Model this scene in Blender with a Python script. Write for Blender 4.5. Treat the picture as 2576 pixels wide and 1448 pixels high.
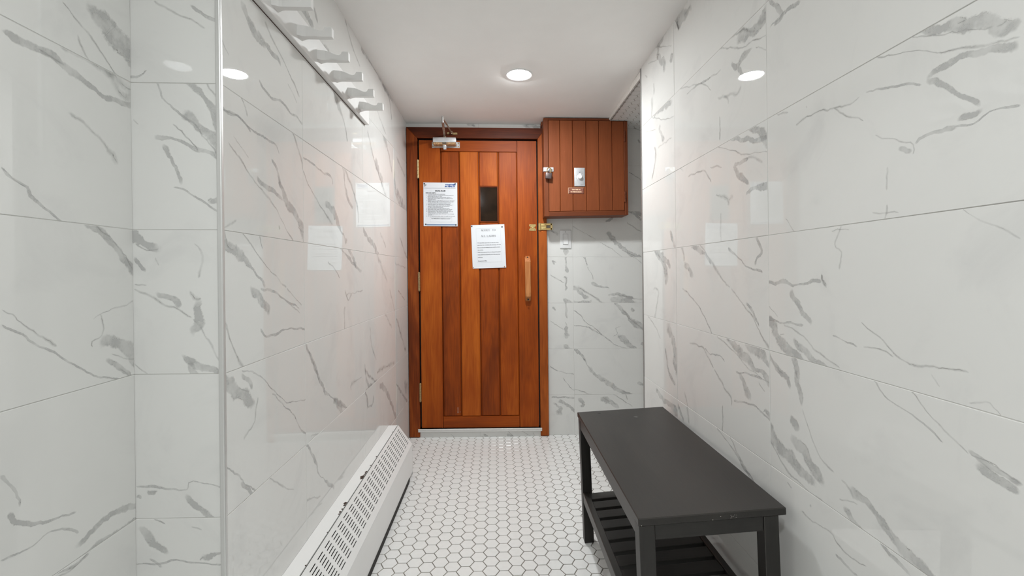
import bpy, bmesh, math, random
from mathutils import Vector, Matrix, noise

# ------------------------------------------------------------ scene, camera, light
for o in list(bpy.data.objects):
    bpy.data.objects.remove(o)
C = bpy.context.scene.collection
S = bpy.context.scene
HC = 1.06            # lens height
LEAN = 0.011         # the old walls lean this much out of plumb
FPX = 1130.0
cd = bpy.data.cameras.new('camera')
cd.sensor_width = 36.0
cd.lens = 36.0 * FPX / 2576
cd.shift_x = 0.0
cd.shift_y = -39.0 / 2576
cd.clip_start = 0.02
cam = bpy.data.objects.new('camera', cd)
C.objects.link(cam)
cam.location = (0, 0, HC)
cam.rotation_euler = (math.radians(90), 0, -math.atan(38 / FPX))
S.camera = cam
S.view_settings.view_transform = 'Standard'
S.view_settings.look = 'None'
S.view_settings.gamma = 1.0
S.view_settings.use_curve_mapping = False
S.view_settings.exposure = 1.12
w = bpy.data.worlds.new('world')
S.world = w
w.use_nodes = True
w.node_tree.nodes['Background'].inputs[0].default_value = (1, 0.99, 0.97, 1)
w.node_tree.nodes['Background'].inputs[1].default_value = 0.05
LAMP = 250.0          # radiance of the recessed lamp discs
LAMPS = [(0.121, 2.226, 'recessed round downlight, lit, in the white ceiling in front of the wooden door'),
         (-0.03, -0.22, 'recessed round downlight behind the viewer, mirrored in the narrow tiled wall step')]

R = random.Random(7)

# ------------------------------------------------------------ materials
def newmat(name):
    m = bpy.data.materials.new(name)
    m.use_nodes = True
    nt = m.node_tree
    return m, nt, nt.nodes['Principled BSDF']

def simple(name, col, rough=0.5, metal=0.0, spec=0.5, noise_amt=0.0, nscale=30.0, coat=0.0, bump=0.0, bscale=200.0):
    m, nt, b = newmat(name)
    b.inputs['Base Color'].default_value = (*col, 1)
    b.inputs['Roughness'].default_value = rough
    b.inputs['Metallic'].default_value = metal
    b.inputs['Specular IOR Level'].default_value = spec
    b.inputs['Coat Weight'].default_value = coat
    if noise_amt > 0 or bump > 0:
        g = nt.nodes.new('ShaderNodeNewGeometry')
    if noise_amt > 0:
        n = nt.nodes.new('ShaderNodeTexNoise')
        n.inputs['Scale'].default_value = nscale
        n.inputs['Detail'].default_value = 5
        nt.links.new(g.outputs['Position'], n.inputs['Vector'])
        r = nt.nodes.new('ShaderNodeMapRange')
        r.inputs['From Min'].default_value = 0.3
        r.inputs['From Max'].default_value = 0.7
        r.inputs['To Min'].default_value = 1 - noise_amt
        r.inputs['To Max'].default_value = 1 + noise_amt
        nt.links.new(n.outputs['Fac'], r.inputs['Value'])
        v = nt.nodes.new('ShaderNodeVectorMath')
        v.operation = 'SCALE'
        v.inputs[0].default_value = col
        nt.links.new(r.outputs['Result'], v.inputs['Scale'])
        nt.links.new(v.outputs['Vector'], b.inputs['Base Color'])
    if bump > 0:
        n2 = nt.nodes.new('ShaderNodeTexNoise')
        n2.inputs['Scale'].default_value = bscale
        n2.inputs['Detail'].default_value = 3
        nt.links.new(g.outputs['Position'], n2.inputs['Vector'])
        bp = nt.nodes.new('ShaderNodeBump')
        bp.inputs['Strength'].default_value = bump
        bp.inputs['Distance'].default_value = 0.002
        nt.links.new(n2.outputs['Fac'], bp.inputs['Height'])
        nt.links.new(bp.outputs['Normal'], b.inputs['Normal'])
    return m

TILE = (0.745, 0.742, 0.72)

def ramp(nt, pts):
    r = nt.nodes.new('ShaderNodeValToRGB')
    e = r.color_ramp.elements
    while len(e) < len(pts):
        e.new(0.5)
    for i, (p, c) in enumerate(pts):
        e[i].position = p
        e[i].color = (*c, 1) if len(c) == 3 else c
    return r

def marble_base():
    m, nt, b = newmat('polished_marble_tile')
    g = nt.nodes.new('ShaderNodeNewGeometry')
    n = nt.nodes.new('ShaderNodeTexNoise')
    n.inputs['Scale'].default_value = 4.5
    n.inputs['Detail'].default_value = 6
    n.inputs['Roughness'].default_value = 0.6
    n.inputs['Distortion'].default_value = 1.2
    nt.links.new(g.outputs['Position'], n.inputs['Vector'])
    r = ramp(nt, [(0.28, (TILE[0] * .93, TILE[1] * .93, TILE[2] * .935)), (0.46, TILE), (1.0, (TILE[0] * 1.02, TILE[1] * 1.02, TILE[2] * 1.02))])
    nt.links.new(n.outputs['Fac'], r.inputs['Fac'])
    nt.links.new(r.outputs['Color'], b.inputs['Base Color'])
    b.inputs['Roughness'].default_value = 0.012
    b.inputs['IOR'].default_value = 1.45
    return m

def vein_mat(name, dark, light, alpha, core, warp, wscale, soft=(0.1, 0.8)):
    """vein ribbon: UV.x runs across (-1..1), UV.y along (0..1)"""
    m, nt, b = newmat(name)
    L = nt.links.new
    g = nt.nodes.new('ShaderNodeNewGeometry')
    uv = nt.nodes.new('ShaderNodeUVMap')
    sx = nt.nodes.new('ShaderNodeSeparateXYZ')
    L(uv.outputs['UV'], sx.inputs[0])
    def math_(op, a, bb=None, c=None):
        x = nt.nodes.new('ShaderNodeMath')
        x.operation = op
        for i, q in enumerate((a, bb, c)):
            if q is None: continue
            if isinstance(q, (int, float)): x.inputs[i].default_value = q
            else: L(q, x.inputs[i])
        return x.outputs[0]
    def nz(scale, detail=4.0):
        n = nt.nodes.new('ShaderNodeTexNoise')
        n.inputs['Scale'].default_value = scale
        n.inputs['Detail'].default_value = detail
        n.inputs['Roughness'].default_value = 0.6
        L(g.outputs['Position'], n.inputs['Vector'])
        return n.outputs['Fac']
    across = math_('MULTIPLY_ADD', sx.outputs['X'], 2.0, -1.0)
    wv = math_('MULTIPLY_ADD', nz(wscale), 2 * warp, -warp)
    wf = math_('MULTIPLY_ADD', nz(wscale * 5.0), warp * 1.3, -warp * .65)
    v = math_('ADD', math_('ADD', across, wv), wf)
    av = math_('ABSOLUTE', v)
    def sm(x, a, c, ta, tb):
        r = nt.nodes.new('ShaderNodeMapRange')
        r.interpolation_type = 'SMOOTHSTEP'
        r.inputs['From Min'].default_value = a
        r.inputs['From Max'].default_value = c
        r.inputs['To Min'].default_value = ta
        r.inputs['To Max'].default_value = tb
        L(x, r.inputs['Value'])
        return r.outputs['Result']
    edge = sm(math_('ABSOLUTE', across), 0.72, 1.0, 1.0, 0.0)
    # rounded, ragged ends: the mask is an ellipse there
    e1 = math_('SUBTRACT', 1.0, sx.outputs['Y'])
    rad = math_('SQRT', math_('ADD', math_('MULTIPLY', across, across), math_('MULTIPLY', e1, e1)))
    endf = sm(math_('MULTIPLY_ADD', nz(55.0, 3.0), -0.5, math_('ADD', rad, 0.25)), 0.62, 0.98, 1.0, 0.0)
    body = sm(av, soft[0], soft[1], 1.0, 0.0)
    patch = sm(nz(22.0, 6.0), 0.36, 0.60, 0.42, 1.0)
    a1 = math_('MULTIPLY', math_('MULTIPLY', body, patch), alpha)
    wid = sm(nz(34.0, 3.0), 0.36, 0.68, core[1] * 0.35, core[1] * 2.2)
    lnd = math_('DIVIDE', math_('ABSOLUTE', math_('ADD', v, core[0])), wid)
    ln = sm(lnd, 0.0, 1.0, 1.0, 0.0)
    lp = sm(nz(21.0, 2.0), 0.40, 0.60, core[3], 1.0)
    a2 = math_('MULTIPLY', math_('MULTIPLY', ln, lp), core[2])
    tot = math_('MAXIMUM', a1, a2)
    tot = math_('MULTIPLY', math_('MULTIPLY', tot, edge), endf)
    L(tot, b.inputs['Alpha'])
    mix = nt.nodes.new('ShaderNodeMix')
    mix.data_type = 'RGBA'
    mix.inputs[6].default_value = (*light, 1)
    mix.inputs[7].default_value = (*dark, 1)
    L(sm(math_('SUBTRACT', a2, a1), -0.15, 0.25, 0.0, 1.0), mix.inputs[0])
    L(mix.outputs[2], b.inputs['Base Color'])
    b.inputs['Roughness'].default_value = 0.012
    b.inputs['IOR'].default_value = 1.45
    return m

M = {}
M['marble'] = marble_base()
M['grout'] = simple('wall_grout', (0.62, 0.61, 0.585), 0.8)
M['band'] = vein_mat('grey_vein_band', (0.36, 0.35, 0.32), (0.53, 0.53, 0.52), 0.47, (0.50, 0.035, 0.6, 0.0), 0.36, 34.0, (0.44, 0.72))
M['core'] = vein_mat('dark_vein', (0.24, 0.23, 0.205), (0.54, 0.54, 0.525), 0.42, (0.0, 0.10, 0.8, 0.08), 0.34, 48.0, (0.0, 0.75))
M['faint'] = vein_mat('faint_vein', (0.42, 0.42, 0.40), (0.54, 0.54, 0.53), 0.30, (0.0, 0.15, 0.5, 0.1), 0.4, 40.0, (0.0, 0.8))

def wood(name, dark, mid, light, axis='z', rough=0.48, grain=1.0, tone=True, coat=0.0, spec=0.2):
    m, nt, b = newmat(name)
    L = nt.links.new
    g = nt.nodes.new('ShaderNodeNewGeometry')
    off = nt.nodes.new('ShaderNodeAttribute')
    off.attribute_name = 'tone'
    add = nt.nodes.new('ShaderNodeVectorMath')
    add.operation = 'ADD'
    sc0 = nt.nodes.new('ShaderNodeVectorMath')
    sc0.operation = 'SCALE'
    sc0.inputs[0].default_value = (7.3, 3.1, 5.7)
    L(off.outputs['Fac'], sc0.inputs['Scale'])
    L(g.outputs['Position'], add.inputs[0])
    L(sc0.outputs['Vector'], add.inputs[1])
    def stretched(long_s, cross_s, detail, dist):
        mp = nt.nodes.new('ShaderNodeMapping')
        s = [cross_s] * 3
        s['xyz'.index(axis)] = long_s
        mp.inputs['Scale'].default_value = s
        L(add.outputs['Vector'], mp.inputs['Vector'])
        n = nt.nodes.new('ShaderNodeTexNoise')
        n.inputs['Scale'].default_value = 1.0
        n.inputs['Detail'].default_value = detail
        n.inputs['Roughness'].default_value = 0.62
        n.inputs['Distortion'].default_value = dist
        L(mp.outputs['Vector'], n.inputs['Vector'])
        return n.outputs['Fac']
    big = stretched(1.6, 7.0, 3, 0.6)
    fine = stretched(7.0, 190.0, 5, 0.3)
    ring = stretched(0.75, 13.0, 2, 0.2)
    wv = nt.nodes.new('ShaderNodeMath'); wv.operation = 'MULTIPLY'
    L(ring, wv.inputs[0]); wv.inputs[1].default_value = 95.0
    sn = nt.nodes.new('ShaderNodeMath'); sn.operation = 'SINE'
    L(wv.outputs[0], sn.inputs[0])
    def ma(a, k, c):
        x = nt.nodes.new('ShaderNodeMath'); x.operation = 'MULTIPLY_ADD'
        L(a, x.inputs[0]); x.inputs[1].default_value = k
        if isinstance(c, (int, float)): x.inputs[2].default_value = c
        else: L(c, x.inputs[2])
        return x.outputs[0]
    t = ma(big, 1.5 * grain, 0.5 - 0.75 * grain)
    t = ma(fine, 0.55 * grain, t)
    t = ma(sn.outputs[0], 0.055 * grain, t)
    t = ma(off.outputs['Fac'], 0.62 if tone else 0.0, t)
    sh = nt.nodes.new('ShaderNodeMath'); sh.operation = 'SUBTRACT'
    L(t, sh.inputs[0]); sh.inputs[1].default_value = 0.27 * grain + (0.31 if tone else 0.0)
    r = ramp(nt, [(0.08, dark), (0.5, mid), (0.95, light)])
    L(sh.outputs[0], r.inputs['Fac'])
    L(r.outputs['Color'], b.inputs['Base Color'])
    b.inputs['Roughness'].default_value = rough
    b.inputs['Specular IOR Level'].default_value = spec
    b.inputs['Coat Weight'].default_value = coat
    b.inputs['Coat Roughness'].default_value = 0.3
    bp = nt.nodes.new('ShaderNodeBump')
    bp.inputs['Strength'].default_value = 0.25
    bp.inputs['Distance'].default_value = 0.001
    L(fine, bp.inputs['Height'])
    L(bp.outputs['Normal'], b.inputs['Normal'])
    return m

DK, MD, LT = (0.13, 0.023, 0.003), (0.32, 0.059, 0.004), (0.54, 0.135, 0.013)
M['woodz'] = wood('varnished_red_wood_upright_grain', DK, MD, LT, 'z', grain=0.7)
M['woodx'] = wood('varnished_red_wood_level_grain', DK, MD, LT, 'x', grain=0.7)
M['framez'] = wood('dark_varnished_frame_upright_grain', (0.07, 0.014, 0.004), (0.20, 0.038, 0.006), (0.40, 0.095, 0.014), 'z', 0.48)
M['framex'] = wood('dark_varnished_frame_level_grain', (0.06, 0.012, 0.004), (0.13, 0.025, 0.006), (0.24, 0.055, 0.011), 'x', 0.48)
M['cabz'] = wood('brown_painted_wood_upright_grain', (0.135, 0.037, 0.015), (0.225, 0.061, 0.021), (0.34, 0.098, 0.036), 'z', 0.42, 0.45)
M['cabx'] = wood('brown_painted_wood_level_grain', (0.135, 0.037, 0.015), (0.225, 0.061, 0.021), (0.34, 0.098, 0.036), 'x', 0.42, 0.45)
M['handle'] = wood('worn_wooden_handle', (0.24, 0.07, 0.02), (0.46, 0.17, 0.055), (0.68, 0.33, 0.13), 'z', 0.5, 1.3)
M['benchy'] = wood('black_brown_stained_wood', (0.016, 0.014, 0.012), (0.027, 0.0235, 0.020), (0.045, 0.039, 0.033), 'y', 0.40, 0.6, True, 0.0, 0.5)
M['benchz'] = wood('black_brown_stained_leg_wood', (0.014, 0.0125, 0.011), (0.023, 0.0205, 0.018), (0.046, 0.041, 0.035), 'z', 0.45, 0.8, True, 0.0, 0.5)
M['benchx'] = wood('black_brown_stained_slat_wood', (0.014, 0.0125, 0.011), (0.023, 0.0205, 0.018), (0.046, 0.041, 0.035), 'x', 0.45, 0.8, True, 0.0, 0.5)
M['ceiling'] = simple('white_ceiling_paint', (0.93, 0.925, 0.905), 0.8, noise_amt=0.012, nscale=9, bump=0.12, bscale=60)
M['plaster'] = simple('rear_wall_paint', (0.78, 0.77, 0.75), 0.6)
M['hex'] = simple('white_hexagon_tile', (0.84, 0.84, 0.825), 0.22, noise_amt=0.02, nscale=60)
M['hexgrout'] = simple('grey_floor_grout', (0.21, 0.19, 0.165), 0.85, noise_amt=0.25, nscale=14)
M['ceilgrout'] = simple('alcove_ceiling_grout', (0.36, 0.33, 0.29), 0.85)
M['sill'] = simple('white_stone_sill', (0.80, 0.80, 0.78), 0.3, noise_amt=0.02)
M['heater'] = simple('white_enamel', (0.86, 0.855, 0.84), 0.33, noise_amt=0.012, nscale=8)
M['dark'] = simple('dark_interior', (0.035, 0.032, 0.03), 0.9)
M['rust'] = simple('rusty_chip', (0.06, 0.035, 0.025), 0.9, noise_amt=0.4, nscale=300)
M['white'] = simple('white_paint', (0.80, 0.79, 0.775), 0.42, noise_amt=0.02, nscale=25)
M['plastic'] = simple('white_plastic', (0.80, 0.80, 0.80), 0.3)
M['chrome'] = simple('brushed_trim_metal', (0.70, 0.70, 0.69), 0.42, metal=0.7)
M['greytrim'] = simple('grey_trim_metal', (0.36, 0.35, 0.34), 0.35, metal=0.6)
M['silver'] = simple('silver_painted_metal', (0.62, 0.63, 0.65), 0.35, metal=0.4, noise_amt=0.08, nscale=60)
M['rusty'] = simple('rust_stained_metal', (0.50, 0.30, 0.15), 0.5, metal=0.3, noise_amt=0.5, nscale=120)
M['arm'] = simple('worn_steel_arm', (0.36, 0.27, 0.20), 0.4, metal=0.7, noise_amt=0.4, nscale=90)
M['brass'] = simple('polished_brass', (0.75, 0.55, 0.24), 0.25, metal=1.0)
M['oldbrass'] = simple('tarnished_brass', (0.50, 0.38, 0.20), 0.38, metal=0.9, noise_amt=0.35, nscale=120)
M['padlock'] = simple('dark_padlock_metal', (0.11, 0.085, 0.085), 0.42, metal=0.5, noise_amt=0.2, nscale=100)
M['paper'] = simple('laminated_paper', (0.74, 0.76, 0.79), 0.25)
M['ink'] = simple('black_ink', (0.05, 0.05, 0.06), 0.6)
M['greyink'] = simple('grey_ink', (0.24, 0.24, 0.26), 0.6)
M['paleink'] = simple('pale_rule_ink', (0.50, 0.51, 0.53), 0.6)
M['blueink'] = simple('blue_ink', (0.01, 0.08, 0.32), 0.5)
M['blueband'] = simple('soft_blue_ink', (0.16, 0.24, 0.38), 0.5)
M['glass'] = simple('dark_window_glass', (0.020, 0.011, 0.006), 0.10, spec=0.16, noise_amt=0.3, nscale=20)
M['cream'] = simple('cream_engraving', (0.85, 0.62, 0.42), 0.5)
M['plaque'] = simple('brown_engraved_plastic', (0.24, 0.085, 0.055), 0.35)
M['pin'] = simple('dark_tack', (0.035, 0.03, 0.03), 0.4, metal=0.5)
M['cap'] = simple('grey_cap', (0.10, 0.095, 0.09), 0.5)
M['chip'] = simple('pale_scuff', (0.45, 0.42, 0.38), 0.8)
M['caulk'] = simple('white_caulk', (0.74, 0.72, 0.68), 0.6, noise_amt=0.05, nscale=40)
def emis(name, col, s):
    m = bpy.data.materials.new(name)
    m.use_nodes = True
    nt = m.node_tree
    nt.nodes.remove(nt.nodes['Principled BSDF'])
    e = nt.nodes.new('ShaderNodeEmission')
    e.inputs[0].default_value = (*col, 1)
    e.inputs[1].default_value = s
    nt.links.new(e.outputs[0], nt.nodes['Material Output'].inputs['Surface'])
    return m
M['lamp'] = emis('lit_lamp_disc', (0.965, 1.0, 1.01), LAMP)

# ------------------------------------------------------------ helpers
def lean(v):
    return Vector((v[0] - LEAN * (v[2] - HC), v[1], v[2]))

def props(o, label=None, cat=None, group=None, kind=None):
    if label: o['label'] = label
    if cat: o['category'] = cat
    if group: o['group'] = group
    if kind: o['kind'] = kind
    return o

def thing(name, loc, label=None, cat=None, group=None, kind=None):
    o = bpy.data.objects.new(name, None)
    o.empty_display_size = 0.05
    C.objects.link(o)
    o.location = lean(loc)
    return props(o, label, cat, group, kind)

def worldloc(o):
    v = Vector(o.location)
    if o.parent: v = v + worldloc(o.parent)
    return v

def obj(name, bm, mats, parent=None, origin=None, smooth=False, dolean=True):
    """links a bmesh given in room coordinates as ONE mesh object"""
    if not isinstance(mats, (list, tuple)): mats = [mats]
    if dolean:
        for v in bm.verts: v.co = lean(v.co)
    if origin is None:
        if parent: org = worldloc(parent)
        else:
            xs = [v.co for v in bm.verts]
            org = Vector(((min(v.x for v in xs) + max(v.x for v in xs)) / 2, (min(v.y for v in xs) + max(v.y for v in xs)) / 2, min(v.z for v in xs)))
    else: org = lean(origin)
    for v in bm.verts: v.co -= org
    me = bpy.data.meshes.new(name)
    bmesh.ops.recalc_face_normals(bm, faces=[f for f in bm.faces if f.material_index < 90])
    bm.to_mesh(me)
    bm.free()
    for m in mats: me.materials.append(m)
    if smooth:
        for p in me.polygons: p.use_smooth = True
        me.set_sharp_from_angle(angle=math.radians(35))
    o = bpy.data.objects.new(name, me)
    C.objects.link(o)
    if parent:
        o.parent = parent
        o.location = org - worldloc(parent)
    else:
        o.location = org
    return o

def B(): return bmesh.new()

def settone(bm, faces, t):
    lay = bm.faces.layers.float.get('tone') or bm.faces.layers.float.new('tone')
    for f in faces: f[lay] = t

def box(bm, x0, x1, y0, y1, z0, z1, bev=0.0, mi=0, seg=1, tone=None):
    if tone is not None and not bm.faces.layers.float.get('tone'): bm.faces.layers.float.new('tone')
    r = bmesh.ops.create_cube(bm, size=1)
    vs = r['verts']
    for v in vs:
        v.co = Vector((x0 + (v.co.x + .5) * (x1 - x0), y0 + (v.co.y + .5) * (y1 - y0), z0 + (v.co.z + .5) * (z1 - z0)))
    fs = list({f for v in vs for f in v.link_faces})
    for f in fs: f.material_index = mi
    if bev > 0:
        es = list({e for v in vs for e in v.link_edges})
        rr = bmesh.ops.bevel(bm, geom=es, offset=bev, segments=seg, affect='EDGES', profile=0.5)
        fs = [f for f in fs if f.is_valid] + list(rr['faces'])
        for f in fs: f.material_index = mi
    if tone is not None: settone(bm, list(set(fs)), tone)
    return list(set(fs))

def cyl(bm, p0, p1, r0, r1=None, seg=20, mi=0, caps=True):
    p0, p1 = Vector(p0), Vector(p1)
    if r1 is None: r1 = r0
    d = (p1 - p0).normalized()
    a = d.orthogonal().normalized()
    b = d.cross(a)
    rings = []
    for p, r in ((p0, r0), (p1, r1)):
        rings.append([bm.verts.new(p + (a * math.cos(2 * math.pi * i / seg) + b * math.sin(2 * math.pi * i / seg)) * r) for i in range(seg)])
    fs = []
    for i in range(seg):
        j = (i + 1) % seg
        fs.append(bm.faces.new((rings[0][i], rings[0][j], rings[1][j], rings[1][i])))
    if caps:
        fs.append(bm.faces.new(rings[0][::-1]))
        fs.append(bm.faces.new(rings[1]))
    for f in fs: f.material_index = mi
    return fs

def lathe(bm, c, axis, prof, seg=28, mi=0):
    """prof: (distance along axis, radius)"""
    c = Vector(c); d = Vector(axis).normalized(); a = d.orthogonal().normalized(); b = d.cross(a)
    rings = []
    for h, r in prof:
        if r < 1e-6: rings.append([bm.verts.new(c + d * h)])
        else: rings.append([bm.verts.new(c + d * h + (a * math.cos(2 * math.pi * i / seg) + b * math.sin(2 * math.pi * i / seg)) * r) for i in range(seg)])
    for k in range(len(rings) - 1):
        A, D = rings[k], rings[k + 1]
        for i in range(seg):
            j = (i + 1) % seg
            if len(A) == 1 and len(D) == 1: continue
            if len(A) == 1: f = bm.faces.new((A[0], D[i], D[j]))
            elif len(D) == 1: f = bm.faces.new((A[i], A[j], D[0]))
            else: f = bm.faces.new((A[i], A[j], D[j], D[i]))
            f.material_index = mi

def prism(bm, pts, axis, d0, d1, mi=0, tone=None):
    """pts: outline in the two other axes (in x,y,z order); extruded from d0 to d1 along axis"""
    if tone is not None and not bm.faces.layers.float.get('tone'): bm.faces.layers.float.new('tone')
    k = 'xyz'.index(axis)
    def co(p, d):
        q = list(p); q.insert(k, d); return Vector(q)
    a = [bm.verts.new(co(p, d0)) for p in pts]
    b = [bm.verts.new(co(p, d1)) for p in pts]
    fs = [bm.faces.new(a), bm.faces.new(b[::-1])]
    n = len(pts)
    for i in range(n):
        j = (i + 1) % n
        fs.append(bm.faces.new((a[i], b[i], b[j], a[j])))
    for f in fs: f.material_index = mi
    if tone is not None: settone(bm, fs, tone)
    return fs

def tube(bm, pts, r, seg=10, mi=0):
    pts = [Vector(p) for p in pts]
    rings = []
    up = Vector((0, 0, 1))
    for i, p in enumerate(pts):
        d = (pts[min(i + 1, len(pts) - 1)] - pts[max(i - 1, 0)]).normalized()
        a = d.cross(Vector((0, 1, 0)))
        if a.length < 0.1: a = d.cross(Vector((1, 0, 0)))
        a.normalize(); b = d.cross(a)
        rr = r[i] if isinstance(r, (list, tuple)) else r
        rings.append([bm.verts.new(p + (a * math.cos(2 * math.pi * k / seg) + b * math.sin(2 * math.pi * k / seg)) * rr) for k in range(seg)])
    for i in range(len(rings) - 1):
        for k in range(seg):
            j = (k + 1) % seg
            f = bm.faces.new((rings[i][k], rings[i][j], rings[i + 1][j], rings[i + 1][k]))
            f.material_index = mi
    for e in (rings[0][::-1], rings[-1]):
        f = bm.faces.new(e); f.material_index = mi

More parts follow.
